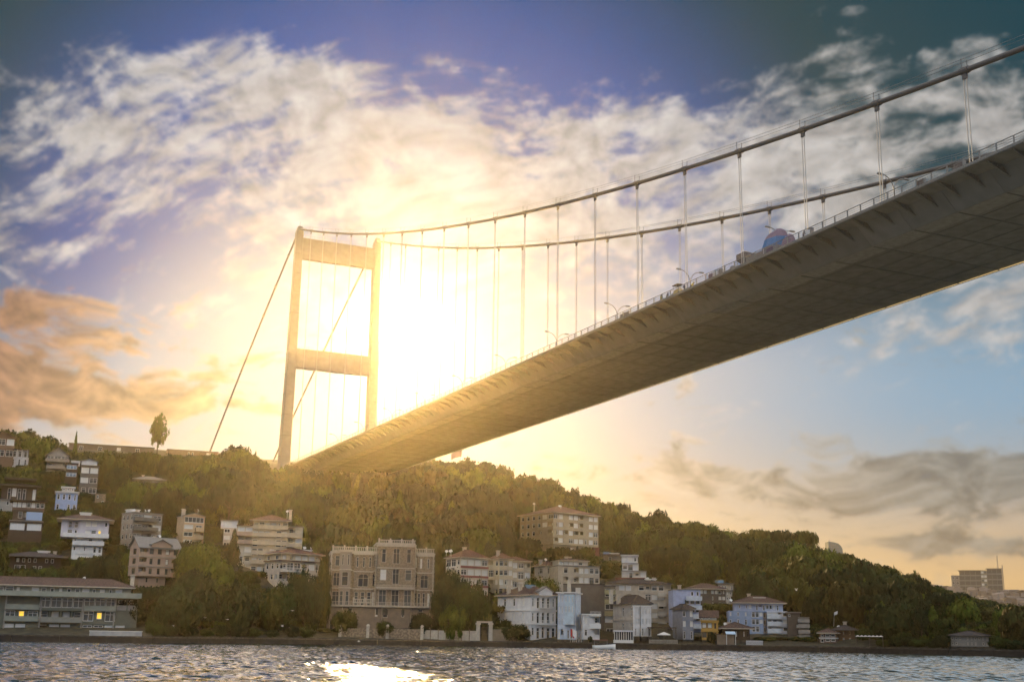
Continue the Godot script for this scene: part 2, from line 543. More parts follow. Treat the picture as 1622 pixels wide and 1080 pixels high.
func deck_y(s: float) -> float: return 65.18 + 0.0037 * s
func cable_y(s: float) -> float:
	if s < 0.0: return 165.17 + 0.44 * s - 0.00033 * s * s
	return 165.17 - 4.0 * 94.62 * (s / 1090.0) * (1.0 - s / 1090.0)
func on_deck(s: float, off: float, up := 0.0) -> Vector3: return BR * Vector3(s, deck_y(s) + up, off)

func prism(st: SurfaceTool, lo: Array, hi: Array):
	var n := lo.size()
	for k in n:
		var j := (k + 1) % n
		quad(st, lo[k], lo[j], hi[j], hi[k])
	for k in range(1, n - 1):
		tri(st, lo[0], lo[k + 1], lo[k]); tri(st, hi[0], hi[k], hi[k + 1])

func ring8(c: Vector3, wx: float, wz: float, ch: float) -> Array:
	var a := []
	for q in [[1, 1], [-1, 1], [-1, -1], [1, -1]]:
		var x: float = q[0] * wx / 2
		var z: float = q[1] * wz / 2
		var p1 := c + Vector3(x - q[0] * ch, 0, z)
		var p2 := c + Vector3(x, 0, z - q[1] * ch)
		if q[0] * q[1] > 0: a.append(p2); a.append(p1)
		else: a.append(p1); a.append(p2)
	return a

func make_bridge():
	BR = Transform3D(Basis(Vector3(sin(PHI), 0, cos(PHI)), Vector3.UP, Vector3(-cos(PHI), 0, sin(PHI))), Vector3(-73.42, 0, -493.34))
	var br := thing("suspension_bridge", "long grey suspension bridge with a portal tower crossing high above the water", "bridge")
	br.transform = BR
	# tower
	var tw := Node3D.new(); tw.name = "tower"; br.add_child(tw)
	for sd in [1.0, -1.0]:
		var st := mb()
		var lv := [[48.0, 4.4, 4.6, 18.2], [66.0, 4.2, 4.35, 17.9], [106.0, 3.6, 3.8, 17.35], [161.6, 2.9, 3.1, 16.9]]
		for k in lv.size() - 1:
			prism(st, ring8(Vector3(0, lv[k][0], sd * lv[k][3]), lv[k][2], lv[k][1], 0.3), ring8(Vector3(0, lv[k + 1][0], sd * lv[k + 1][3]), lv[k + 1][2], lv[k + 1][1], 0.3))
		var leg := build(st, "leg", M.steel, tw)
		for k in 11:
			var y := 70.0 + k * 8.4
			var f := (y - 48.0) / 113.6
			var jt := mb()
			prism(jt, ring8(Vector3(0, y, sd * lerpf(18.15, 16.9, f)), lerpf(4.72, 3.2, f), lerpf(4.48, 3.0, f), 0.3), ring8(Vector3(0, y + 0.22, sd * lerpf(18.15, 16.9, f)), lerpf(4.72, 3.2, f), lerpf(4.48, 3.0, f), 0.3))
			build(jt, "plate_joint", M.deck, leg)
		st = mb()
		prism(st, ring8(Vector3(0, 161.6, sd * 16.9), 3.4, 3.0, 0.3), ring8(Vector3(0, 163.3, sd * 16.9), 3.4, 3.0, 0.3))
		prism(st, ring8(Vector3(0, 163.3, sd * 16.9), 3.4, 3.0, 0.3), ring8(Vector3(0.5, 166.0, sd * 16.9), 1.5, 1.9, 0.2))
		build(st, "saddle_housing", M.steel, tw)
		st = mb()
		for q in [-0.4, 0.8]:
			tube(st, [Vector3(q, 166, sd * 16.9), Vector3(q, 168.2, sd * 16.9)], [0.06, 0.04], 5)
			bar(st, Vector3(q - 0.3, 167.9, sd * 16.9), Vector3(q + 0.3, 167.9, sd * 16.9), 0.1, 0.1)
		build(st, "mast", M.rail, tw)
	for b in [[152.4, 161.0, 15.6, 15.5], [106.3, 114.2, 15.8, 15.7]]:
		var st := mb()
		box(st, Vector3(-1.3, b[0], -b[2]), Vector3(1.3, b[1], b[3]))
		var beam := build(st, "portal_beam", M.steel, tw)
		st = mb()
		box(st, Vector3(-1.34, b[1] - 2.1, -b[2]), Vector3(1.34, b[1] - 1.96, b[3]))
		box(st, Vector3(-1.42, b[1], -b[2] + 0.2), Vector3(1.42, b[1] + 0.16, b[3] - 0.2))
		build(st, "flange", M.deck_edge, beam)
		st = mb()
		for k in 16:
			var z: float = -14.6 + k * 1.95
			for x in [-1.2, 1.2]:
				bar(st, Vector3(x, b[1] + 0.1, z), Vector3(x, b[1] + 1.3, z), 0.07, 0.07)
		for x in [-1.2, 1.2]:
			bar(st, Vector3(x, b[1] + 1.28, -14.6), Vector3(x, b[1] + 1.28, 14.6), 0.05, 0.05)
		build(st, "railing", M.rail, beam)
	# main cables with clamps, hand ropes
	for sd in [1.0, -1.0]:
		var z: float = 16.9 * sd
		var pts := []
		var rad := []
		var s := 0.5
		while s < 620.0:
			pts.append(Vector3(s, cable_y(s), z)); rad.append(0.40)
			s += 6.0
		var st := mb(true)
		tube(st, pts, rad, 10)
		var main := build(st, "main_cable", M.cable, br)
		st = mb(true)
		pts = []; rad = []
		for k in 16:
			var t := -1.2 - k * 12.6
			pts.append(Vector3(t, cable_y(t), z)); rad.append(0.42)
		tube(st, pts, rad, 10)
		var back := build(st, "back_cable", M.cable, br)
		for k in 8:
			var t := -16.0 - k * 19.0
			st = mb()
			tube(st, [Vector3(t - 0.5, cable_y(t - 0.5), z), Vector3(t + 0.5, cable_y(t + 0.5), z)], [0.6, 0.6], 8)
			build(st, "clamp", M.steel, back)
		st = mb()
		for w in [-0.55, 0.55]:
			pts = []; rad = []
			for k in range(0, 33):
				var t := 2.0 + k * GAP
				pts.append(Vector3(t, cable_y(t) + 1.55, z + w)); rad.append(0.035)
			tube(st, pts, rad, 4)
		build(st, "hand_rope", M.rope, main)
		for k in range(1, 31):
			var t: float = k * GAP
			var hang := Node3D.new(); hang.name = "hanger"; br.add_child(hang, true)
			var y := cable_y(t)
			for e in [-0.27, 0.27]:
				st = mb(true)
				tube(st, [Vector3(t + e, y - 0.3, z), Vector3(t + e, deck_y(t) + 0.1, z)], [0.075, 0.075], 6)
				build(st, "rope", M.rope, hang)
			st = mb()
			var slope := (cable_y(t + 0.5) - cable_y(t - 0.5))
			tube(st, [Vector3(t - 0.75, y - slope * 0.75, z), Vector3(t + 0.75, y + slope * 0.75, z)], [0.53, 0.53], 10)
			box(st, Vector3(t - 0.42, y - 1.3, z - 0.14), Vector3(t + 0.42, y - 0.3, z + 0.14))
			for w in [-0.55, 0.55]:
				bar(st, Vector3(t, y + 0.3, z + w), Vector3(t, y + 1.7, z + w), 0.07, 0.07)
			build(st, "cable_band", M.cable, hang)
	# deck: box girder in lengths, each its own piece
	var sec := [Vector2(-HALF, -0.12), Vector2(HALF, -0.12), Vector2(HALF, -0.5), Vector2(16.3, -0.75), Vector2(13.58, -3.5), Vector2(-13.58, -3.5), Vector2(-16.3, -0.75), Vector2(-HALF, -0.5)]
	var seg := GAP / 2.0
	var dm := {}
	for v in 4:
		var st := mb()
		var lo := []
		var hi := []
		for p in sec:
			lo.append(Vector3(0.02 + 0.004 * v, p.y, p.x)); hi.append(Vector3(seg - 0.02, p.y, p.x))
		prism(st, lo, hi)
		# stiffening lips along the joints
		box(st, Vector3(0.03, -3.66, -13.3), Vector3(0.22, -3.505, 13.3))
		for g in [-9.2, -4.6, 0.0, 4.6, 9.2]: box(st, Vector3(0.24, -3.60, g - 0.07), Vector3(seg - 0.04, -3.505, g + 0.07))
		st.generate_normals()
		dm[v] = st.commit()
	var tones := []
	for v in 4:
		tones.append(mat(lin(0.23 + 0.010 * v, 0.225 + 0.010 * v, 0.21 + 0.009 * v), 0.7, T.stain, 0.05 + 0.004 * v))
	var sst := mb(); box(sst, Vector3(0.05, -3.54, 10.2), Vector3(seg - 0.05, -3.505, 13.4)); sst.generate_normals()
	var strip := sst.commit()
	M.strip = mat(lin(0.34, 0.325, 0.295), 0.7, T.stain, 0.12)  # paler strip along the near edge of the deck bottom
	var dk := Node3D.new(); dk.name = "deck"; br.add_child(dk)
	var tilt := Basis(Vector3(0, 0, 1), 0.0037)
	for k in range(0, 66):
		var s := 2.4 + k * seg
		var v: int = (k * 7 + k / 3) % 4
		var dp := add(dm[v], "deck_panel", tones[v], dk, Transform3D(tilt, Vector3(s, deck_y(s), 0)))
		add(strip, "pale_strip", M.strip, dp)
	var st2 := mb()
	box(st2, Vector3(-60, -3.4, -13), Vector3(2.3, -0.3, 13), Transform3D(Basis(), Vector3(0, deck_y(0), 0)))
	build(st2, "approach_span", M.deck, dk)
	st2 = mb()
	quad(st2, Vector3(2.4, deck_y(2.4) - 0.02, -16), Vector3(600, deck_y(600) - 0.02, -16), Vector3(600, deck_y(600) - 0.02, 16), Vector3(2.4, deck_y(2.4) - 0.02, 16))
	build(st2, "roadway", M.asphalt, dk)
	for sd in [1.0, -1.0]:
		var st := mb()
		bar(st, Vector3(2.4, deck_y(2.4) - 0.2, sd * (HALF + 0.06)), Vector3(600, deck_y(600) - 0.2, sd * (HALF + 0.06)), 0.12, 0.42)
		build(st, "edge_beam", M.deck_edge, dk)
		if sd < 0:
			st = mb(true)
			tube(st, [Vector3(2.4, deck_y(2.4) - 3.64, -13.4), Vector3(600, deck_y(600) - 3.64, -13.4)], [0.13, 0.13], 6)
			build(st, "inspection_rail", M.pipe, dk)
		st = mb()
		for y in [1.22, 0.85, 0.5, 0.18]:
			var w := 0.10 if y > 1.0 else 0.035
			bar(st, Vector3(2.4, deck_y(2.4) + y, sd * 18.95), Vector3(600, deck_y(600) + y, sd * 18.95), w, w)
		var rail := build(st, "railing", M.rail, dk)
		# brackets below the footway
		var bm := mb()
		prism(bm, [Vector3(-0.09, -0.51, 19.1), Vector3(-0.09, -0.74, 16.35), Vector3(-0.09, -2.15, 14.9), Vector3(-0.09, -0.95, 18.2)], [Vector3(0.09, -0.51, 19.1), Vector3(0.09, -0.74, 16.35), Vector3(0.09, -2.15, 14.9), Vector3(0.09, -0.95, 18.2)])
		bar(bm, Vector3(0, -0.58, 19.0), Vector3(0, -0.98, 18.2), 0.34, 0.07); bar(bm, Vector3(0, -0.98, 18.2), Vector3(0, -2.2, 14.85), 0.34, 0.07)
		bm.generate_normals()
		var bmesh := bm.commit()
		for k in range(0, 100):
			var s := 4.6 + k * GAP / 4.0
			add(bmesh, "bracket", M.deck_edge, dk, Transform3D(Basis() if sd > 0 else Basis(Vector3.UP, PI), Vector3(s, deck_y(s), 0)))
		if sd > 0:
			var pm := BoxMesh.new(); pm.size = Vector3(0.16, 1.3, 0.16)
			for k in range(0, 146):
				var s := 3.4 + k * GAP / 6.0
				add(pm, "railing_post", M.rail, rail, Transform3D(Basis(), Vector3(s, deck_y(s) + 0.6, 18.95)))
		else:
			st = mb()
			for k in range(0, 146):
				var s := 3.4 + k * GAP / 6.0
				bar(st, Vector3(s, deck_y(s), -18.95), Vector3(s, deck_y(s) + 1.25, -18.95), 0.16, 0.16)
			build(st, "railing_posts", M.rail, rail).set_meta("kind", "stuff")
	# lamps on the median
	var lamp: Node3D = null
	for k in range(0, 11):
		var s := 12.3 + 31.35 * k
		if lamp == null:
			lamp = thing("street_lamp", "", "street lamp", Vector3.ZERO, 0, "double-armed lamps along the bridge")
			var st := mb(true)
			tube(st, [Vector3(0, 0, 0), Vector3(0, 4, 0), Vector3(0, 11.0, 0)], [0.16, 0.13, 0.10], 8)
			build(st, "pole", M.rail, lamp)
			for e in [1.0, -1.0]:
				st = mb(true)
				var arc := []
				var rr := []
				for j in 9:
					var a := PI / 2 * j / 8.0
					arc.append(Vector3(0, 10.9 + 2.7 * sin(a), e * 2.5 * (1.0 - cos(a)))); rr.append(0.085)
				tube(st, arc, rr, 6)
				build(st, "arm", M.rail, lamp)
				st = mb()
				prism(st, ring8(Vector3(0, 13.5, e * 2.95), 0.42, 1.25, 0.12), ring8(Vector3(0, 13.78, e * 2.95), 0.28, 1.05, 0.1))
				build(st, "lamp_head", M.lamp_head, lamp)
		var o: Node3D = lamp
		if k > 0:
			o = lamp.duplicate(); o.name = numbered("street_lamp"); add_child(o)
		o.transform = Transform3D(BR.basis, on_deck(s, 0.0, -0.02))
		var place: String = ["nearest the tower, seen through its portal", "second from the tower, seen through its portal", "first right of the tower", "second right of the tower", "third right of the tower", "fourth right of the tower", "fifth right of the tower", "just left of the workers", "just left of the hopper and barriers", "just right of the blue tarpaulin heap", "closest to the right edge"][k]
		o.set_meta("label", "double-armed lamp on the bridge deck, " + place)

# ---------------------------------------------------------------- buildings
var B: Node3D            # the building in hand
var BX := 0.0            # its anchor in the photograph
var BY := 0.0
var BS := 1.0            # metres per photograph pixel at its distance
var BE := 0.0            # how far it is turned from facing the camera
var BZ := 0.0

# a building whose anchor (the foot of its front, or of its front corner) stands at a photograph pixel on the hillside, or at z on the quay
func bld(called: String, label: String, px: float, py: float, turn := 0.0, z := 0.0, lift := 1.3):
	var p: Vector3
	if z > 0.0:
		p = at(px, 1010, z); p.y = lift
	elif z < 0.0:
		p = at(px, py, -z)
	else:
		p = hit(px, py)
	BE = deg_to_rad(turn)
	B = thing(called, label, "building", p, -atan2(p.x, -p.z) + BE)
	marks.append([called.replace("_", " "), px, photo(p).y - 22.0])
	BX = px; BY = photo(p).y; BS = scale_at(p); BZ = -p.z

func lx(px: float) -> float: return (px - BX) * BS / cos(BE)
func ly(py: float) -> float: return (BY - py) * BS

func frame_mesh(w: float, h: float, bars: int, arch: bool) -> Mesh:
	var key := "f %.1f %.1f %d %s" % [w, h, bars, arch]
	if not mesh_cache.has(key):
		var st := mb()
		var t := 0.12
		var z0 := -0.04
		var z1 := 0.05
		var x := w / 2
		var y := h / 2
		box(st, Vector3(-x, -y, z0), Vector3(-x + t, y, z1))
		box(st, Vector3(x - t, -y, z0), Vector3(x, y, z1))
		box(st, Vector3(-x + t, -y, z0), Vector3(x - t, -y + t, z1))
		box(st, Vector3(-x + t, y - t, z0), Vector3(x - t, y, z1))
		for k in bars:
			var c := -x + w * (k + 1.0) / (bars + 1.0)
			box(st, Vector3(c - 0.04, -y + t, z0), Vector3(c + 0.04, y - t, z1 - 0.01))
		if h > 1.25 and bars < 3:
			box(st, Vector3(-x + t, y * 0.32, z0), Vector3(x - t, y * 0.32 + 0.07, z1 - 0.02))
		st.generate_normals()
		mesh_cache[key] = st.commit()
	return mesh_cache[key]

func pane_mesh(w: float, h: float) -> Mesh:
	var key := "p %.1f %.1f" % [w, h]
	if not mesh_cache.has(key):
		var b := BoxMesh.new(); b.size = Vector3(w - 0.06, h - 0.06, 0.03)
		mesh_cache[key] = b
	return mesh_cache[key]

func window(parent: Node, c: Vector3, ux: Vector3, n: Vector3, w: float, h: float, pane: Material, frame: Material):
	var bars := int(clamp(round(w / 1.05) - 1.0, 0.0, 6.0))
	w = snappedf(w, 0.1); h = snappedf(h, 0.1)
	var o := add(frame_mesh(w, h, bars, false), "window", frame, parent, Transform3D(Basis(ux, Vector3.UP, n), c))
	add(pane_mesh(w, h), "pane", pane, o, Transform3D(Basis(), Vector3(0, 0, -0.01)))

# one face of a wall: rows of cells from the top down; each letter is what stands in its cell
func face(st: SurfaceTool, parent: Node, o: Vector3, ux: Vector3, n: Vector3, w: float, h: float, rows: Array, wall: Material, opt: Dictionary):
	var fr: Material = opt.get("fr", M.white)
	var rh := h / maxi(rows.size(), 1)
	if rows.is_empty():
		quad(st, o, o + Vector3(0, h, 0), o + Vector3(0, h, 0) + ux * w, o + ux * w)
		return
	for ri in rows.size():
		var row: String = rows[ri]
		var y0 := h - rh * (ri + 1)
		var cw := w / maxi(row.length(), 1)
		for ci in row.length():
			var c := row[ci]
			var x0 := cw * ci
			var p := func(x: float, y: float, z := 0.0) -> Vector3: return o + ux * (x0 + x) + Vector3(0, y0 + y, 0) - n * z
			var hw := 0.0
			var a := 0.0
			var b := 0.0
			var deep := 0.24
			var arch := false
			match c:
				"w", "l": hw = 0.50; a = 0.28; b = 0.82
				"n": hw = 0.36; a = 0.22; b = 0.82
				"W", "c", "s", "L", "k": hw = 0.86; a = 0.26; b = 0.84
				"t", "B": hw = 0.62; a = 0.04; b = 0.82
				"G": hw = 0.94; a = 0.12; b = 0.90
				"b": hw = 0.90; a = 0.05; b = 0.88; deep = 1.5
				"d": hw = 0.45; a = 0.0; b = 0.74
				"a", "A": hw = 0.56; a = 0.10; b = 0.86; arch = true; deep = 0.35
				"i": hw = 0.34; a = 0.16; b = 0.84; arch = true; deep = 0.3
			if hw == 0.0:
				quad(st, p.call(0, 0), p.call(0, rh), p.call(cw, rh), p.call(cw, 0))
				continue
			var q0 := cw * (0.5 - hw / 2)
			var q1 := cw * (0.5 + hw / 2)
			var r0 := rh * a
			var r1 := rh * b
			quad(st, p.call(0, 0), p.call(0, rh), p.call(q0, rh), p.call(q0, 0))
			quad(st, p.call(q1, 0), p.call(q1, rh), p.call(cw, rh), p.call(cw, 0))
			if r0 > 0.0: quad(st, p.call(q0, 0), p.call(q0, r0), p.call(q1, r0), p.call(q1, 0))
			quad(st, p.call(q0, r0), p.call(q0, r0, deep), p.call(q1, r0, deep), p.call(q1, r0))
			if arch:
				var rad := minf((q1 - q0) / 2, r1 - r0)
				var mid := (q0 + q1) / 2
				var spring := r1 - rad
				var prev := Vector2(q0, spring)
				for k in range(1, 9):
					var an := PI - PI * k / 8.0
					var cur := Vector2(mid + cos(an) * (q1 - q0) / 2, spring + sin(an) * rad)
					quad(st, p.call(prev.x, prev.y), p.call(prev.x, rh), p.call(cur.x, rh), p.call(cur.x, cur.y))
					quad(st, p.call(prev.x, prev.y), p.call(cur.x, cur.y), p.call(cur.x, cur.y, deep), p.call(prev.x, prev.y, deep))
					prev = cur
				quad(st, p.call(q0, r0), p.call(q0, spring), p.call(q0, spring, deep), p.call(q0, r0, deep))
				quad(st, p.call(q1, r0), p.call(q1, r0, deep), p.call(q1, spring, deep), p.call(q1, spring))
			else:
				quad(st, p.call(q0, r1), p.call(q0, rh), p.call(q1, rh), p.call(q1, r1))
				quad(st, p.call(q0, r1), p.call(q1, r1), p.call(q1, r1, deep), p.call(q0, r1, deep))
				quad(st, p.call(q0, r0), p.call(q0, r1), p.call(q0, r1, deep), p.call(q0, r0, deep))
				quad(st, p.call(q1, r0), p.call(q1, r0, deep), p.call(q1, r1, deep), p.call(q1, r1))
			var ww := q1 - q0
			var wh := r1 - r0
			var pane: Material = M.glass
			var dice := rng.randf()
			match c:
				"l", "L": pane = M.lit
				"c": pane = M.curtain_sheen if dice < 0.7 else M.glass2
				"s": pane = M.blind
				"k": pane = M.sky_glass
				"w", "n", "t", "W", "B", "i": pane = M.glass if dice < 0.55 else (M.glass2 if dice < 0.85 else M.curtain_sheen)
				"G": pane = M.glass2
			if c == "b":
				quad(st, p.call(q0, r0, deep), p.call(q0, r1, deep), p.call(q1, r1, deep), p.call(q1, r0, deep))
				window(parent, p.call((q0 + q1) / 2, r0 + wh * 0.48, deep - 0.08), ux, n, ww * 0.7, wh * 0.86, M.glass2 if dice < 0.6 else M.curtain_sheen, fr)
			else:
				window(parent, p.call((q0 + q1) / 2, (r0 + r1) / 2, deep - 0.04), ux, n, ww, wh, pane, fr)
			if c == "b" or c == "B":
				var bs := mb()
				var out := 0.12 if c == "b" else 0.95
				var e0 := q0 - (0.0 if c == "b" else 0.25)
				var e1 := q1 + (0.0 if c == "b" else 0.25)
				var par: Material = opt.get("par", wall)
				var xf := Transform3D(Basis(ux, Vector3.UP, n), o + ux * x0 + Vector3(0, y0 + r0, 0))
				box(bs, Vector3(e0, -0.14, 0.003), Vector3(e1, 0.0, out), xf)
				if opt.get("open", false):
					box(bs, Vector3(e0, 0.88, out - 0.06), Vector3(e1, 0.96, out), xf)
					var cnt := int((e1 - e0) / 0.28) + 1
					for k in cnt:
						var bx := e0 + (e1 - e0 - 0.05) * k / maxf(cnt - 1, 1)
						box(bs, Vector3(bx, 0, out - 0.05), Vector3(bx + 0.05, 0.88, out - 0.01), xf)
				else:
					box(bs, Vector3(e0, 0.0, out - 0.1), Vector3(e1, 0.92, out), xf)
				if c == "B":
					box(bs, Vector3(e0, 0.0, 0.004), Vector3(e0 + 0.08, 0.92, out - 0.1), xf)
					box(bs, Vector3(e1 - 0.08, 0.0, 0.004), Vector3(e1, 0.92, out - 0.1), xf)
				build(bs, "balcony", par, parent)
			elif opt.get("sill", true) and c != "G" and c != "d" and c != "t":
				pass

# one block of the building in hand; x and y in photograph pixels, sizes otherwise in metres
func m(x0: float, x1: float, yt: float, yb: float, d: float, wall: Material, opt := {}):
	var a := lx(x0)
	var b := lx(x1)
	var y1 := ly(yt)
	var y0 := ly(yb)
	var z1: float = opt.get("z", 0.0)
	var z0 := z1 - d
	var st := mb()
	face(st, B, Vector3(a, y0, z1), Vector3.RIGHT, Vector3.BACK, b - a, y1 - y0, opt.get("F", []), wall, opt)
	face(st, B, Vector3(b, y0, z1), Vector3.FORWARD, Vector3.RIGHT, d, y1 - y0, opt.get("R", []), wall, opt)
	face(st, B, Vector3(a, y0, z0), Vector3.BACK, Vector3.LEFT, d, y1 - y0, opt.get("L", []), wall, opt)
	face(st, B, Vector3(b, y0, z0), Vector3.LEFT, Vector3.FORWARD, b - a, y1 - y0, [], wall, opt)
	quad(st, Vector3(a, y1, z1), Vector3(a, y1, z0), Vector3(b, y1, z0), Vector3(b, y1, z1))
	build(st, "wall", wall, B)
	var fd: float = opt.get("fd", 7.0)
	if fd > 0.0:
		st = mb()
		box(st, Vector3(a + 0.05, y0 - fd, z0 + 0.05), Vector3(b - 0.05, y0 - 0.004, z1 - 0.05))
		build(st, "foundation", opt.get("fm", M.footing), B)
	var bands: Array = opt.get("bands", [])
	for f in bands:
		var y := y0 + (y1 - y0) * float(f)
		st = mb()
		box(st, Vector3(a - 0.14, y - 0.12, z0), Vector3(b + 0.14, y + 0.12, z1 + 0.14))
		build(st, "cornice", opt.get("bm", M.white), B)
	var rh: float = opt.get("rh", 2.0)
	var ov: float = opt.get("ov", 0.6)
	var rc: Material = opt.get("rc", M.roof_red)
	match opt.get("roof", "flat"):
		"hip":
			var roof := hip(a - ov, b + ov, z0 - ov, z1 + ov, y1, rh, rc, opt.get("in", 1.0))
			chimneys(roof, opt, a, b, z0, z1, y1 + rh * 0.4)
		"gable":
			st = mb()
			var mx := (a + b) / 2
			var th := 0.22
			for s in [-1.0, 1.0]:
				var e: float = mx + s * ((b - a) / 2 + ov)
				var ye := y1 - ov * rh / ((b - a) / 2)
				prism(st, [Vector3(mx, y1 + rh, z0 - ov), Vector3(e, ye, z0 - ov), Vector3(e, ye + th, z0 - ov), Vector3(mx, y1 + rh + th, z0 - ov)], [Vector3(mx, y1 + rh, z1 + ov), Vector3(e, ye, z1 + ov), Vector3(e, ye + th, z1 + ov), Vector3(mx, y1 + rh + th, z1 + ov)])
			var roof := build(st, "roof", rc, B)
			st = mb()
			prism(st, [Vector3(a, y1 + 0.003, z0), Vector3(b, y1 + 0.003, z0), Vector3(mx, y1 + rh - 0.01, z0)], [Vector3(a, y1 + 0.003, z1 - 0.002), Vector3(b, y1 + 0.003, z1 - 0.002), Vector3(mx, y1 + rh - 0.01, z1 - 0.002)])
			build(st, "gable", wall, B)
			chimneys(roof, opt, a, b, z0, z1, y1 + rh * 0.4)
		"side_gable":
			st = mb()
			var mz := (z0 + z1) / 2
			var th := 0.22
			for s in [-1.0, 1.0]:
				var e: float = mz + s * (d / 2 + ov)
				var ye := y1 - ov * rh / (d / 2)
				prism(st, [Vector3(a - ov, y1 + rh, mz), Vector3(a - ov, ye, e), Vector3(a - ov, ye + th, e), Vector3(a - ov, y1 + rh + th, mz)], [Vector3(b + ov, y1 + rh, mz), Vector3(b + ov, ye, e), Vector3(b + ov, ye + th, e), Vector3(b + ov, y1 + rh + th, mz)])
			var roof := build(st, "roof", rc, B)
			st = mb()
			prism(st, [Vector3(a + 0.002, y1 + 0.003, z0), Vector3(a + 0.002, y1 + 0.003, z1), Vector3(a + 0.002, y1 + rh - 0.01, mz)], [Vector3(b - 0.002, y1 + 0.003, z0), Vector3(b - 0.002, y1 + 0.003, z1), Vector3(b - 0.002, y1 + rh - 0.01, mz)])
			build(st, "gable", wall, B)
			chimneys(roof, opt, a, b, z0, z1, y1 + rh * 0.4)
		"flat":
			st = mb()
			box(st, Vector3(a - ov * 0.5, y1 + 0.004, z0), Vector3(b + ov * 0.5, y1 + 0.26, z1 + ov * 0.5))
			var roof := build(st, "roof", opt.get("rc", M.roof_grey), B)
			chimneys(roof, opt, a, b, z0, z1, y1)
	if yb - yt > 8.0:
		shots.append([minf(x0, x1), maxf(x0, x1), yt, opt.get("vb", yb), BZ - z1])
		if BE > 0.1 and opt.has("L"):
			var back := photo(B.to_global(Vector3(a, y0, z0))).x
			if back < x0: shots.append([back, x0, yt, opt.get("vb", yb) - 3.0, BZ])
	plots.append([B.global_transform.affine_inverse(), a, b, z0, z1])

func hip(x0: float, x1: float, z0: float, z1: float, y: float, rh: float, rc: Material, inset := 1.0) -> Node:
	var st := mb()
	var w := x1 - x0
	var d := z1 - z0
	var k := minf(w, d) / 2 * inset
	var ra := Vector3(x0 + k, y + rh, (z0 + z1) / 2)
	var rb := Vector3(x1 - k, y + rh, (z0 + z1) / 2)
	if d > w:
		ra = Vector3((x0 + x1) / 2, y + rh, z0 + k); rb = Vector3((x0 + x1) / 2, y + rh, z1 - k)
	var t := 0.18
	var c := [Vector3(x0, y + t, z1), Vector3(x1, y + t, z1), Vector3(x1, y + t, z0), Vector3(x0, y + t, z0)]
	if d > w:
		quad(st, c[1], rb, ra, c[2]); quad(st, c[3], ra, rb, c[0]); tri(st, c[0], rb, c[1]); tri(st, c[2], ra, c[3])
	else:
		quad(st, c[0], ra, rb, c[1]); quad(st, c[2], rb, ra, c[3]); tri(st, c[3], ra, c[0]); tri(st, c[1], rb, c[2])
	var roof := build(st, "roof", rc, B)
	st = mb()
	box(st, Vector3(x0, y + 0.004, z0), Vector3(x1, y + t - 0.003, z1))
	build(st, "eaves", M.stone_pale if rc != M.roof_dark else M.concrete, roof)
	# ridge tiles
	st = mb()
	for s in [[ra, rb]] + ([[c[0], ra], [c[1], rb]] if w >= d else [[c[0], rb], [c[1], rb]]):
		if s[0].distance_to(s[1]) > 0.2: bar(st, s[0], s[1], 0.22, 0.16)
	build(st, "ridge", rc, roof)
	return roof

# chimneys, dishes and tanks set on a roof: [kind, photo x, share of depth from the front, height]
func chimneys(roof: Node, opt: Dictionary, a: float, b: float, z0: float, z1: float, y: float):
	for c in opt.get("top", []):
		var x := lx(c[1])
		var z := lerpf(z1, z0, c[2])
		var h: float = c[3]
		match c[0]:
			"chimney":
				var st := mb()
				box(st, Vector3(x - 0.4, y - 0.8, z - 0.4), Vector3(x + 0.4, y + h, z + 0.4))
				box(st, Vector3(x - 0.52, y + h + 0.003, z - 0.52), Vector3(x + 0.52, y + h + 0.18, z + 0.52))
				build(st, "chimney", M.stone_pale, roof)
			"dish":
				var st := mb(true)
				var bs := Basis(Vector3.UP, rng.randf_range(-0.9, 0.9)) * Basis(Vector3.RIGHT, -0.5)
				for k in 3:
					for j in 10:
						var r0 := 0.42 * k / 3.0
						var r1 := 0.42 * (k + 1) / 3.0
						var a0 := TAU * j / 10.0
						var a1 := TAU * (j + 1) / 10.0
						var f := func(r: float, an: float) -> Vector3: return Vector3(x, y + h, z) + bs * Vector3(cos(an) * r, sin(an) * r, r * r * 0.45)
						quad(st, f.call(r0, a0), f.call(r1, a0), f.call(r1, a1), f.call(r0, a1))
				tube(st, [Vector3(x, y - 0.6, z - 0.1), Vector3(x, y + h, z - 0.05)], [0.05, 0.05], 5)
				build(st, "satellite_dish", M.metal_white, roof)
			"hut":
				var st := mb()
				box(st, Vector3(x - 1.4, y - 0.3, z - 1.4), Vector3(x + 1.4, y + h, z + 1.4))
				box(st, Vector3(x - 1.6, y + h + 0.003, z - 1.6), Vector3(x + 1.6, y + h + 0.2, z + 1.6))
				build(st, "stair_hut", M.white, roof)
			"panel":
				var st := mb()
				box(st, Vector3(-1.3, 0, -0.04), Vector3(1.3, 1.5, 0.04), Transform3D(Basis(Vector3.RIGHT, -0.9), Vector3(x, y + h, z)))
				build(st, "skylight", M.sky_glass, roof)

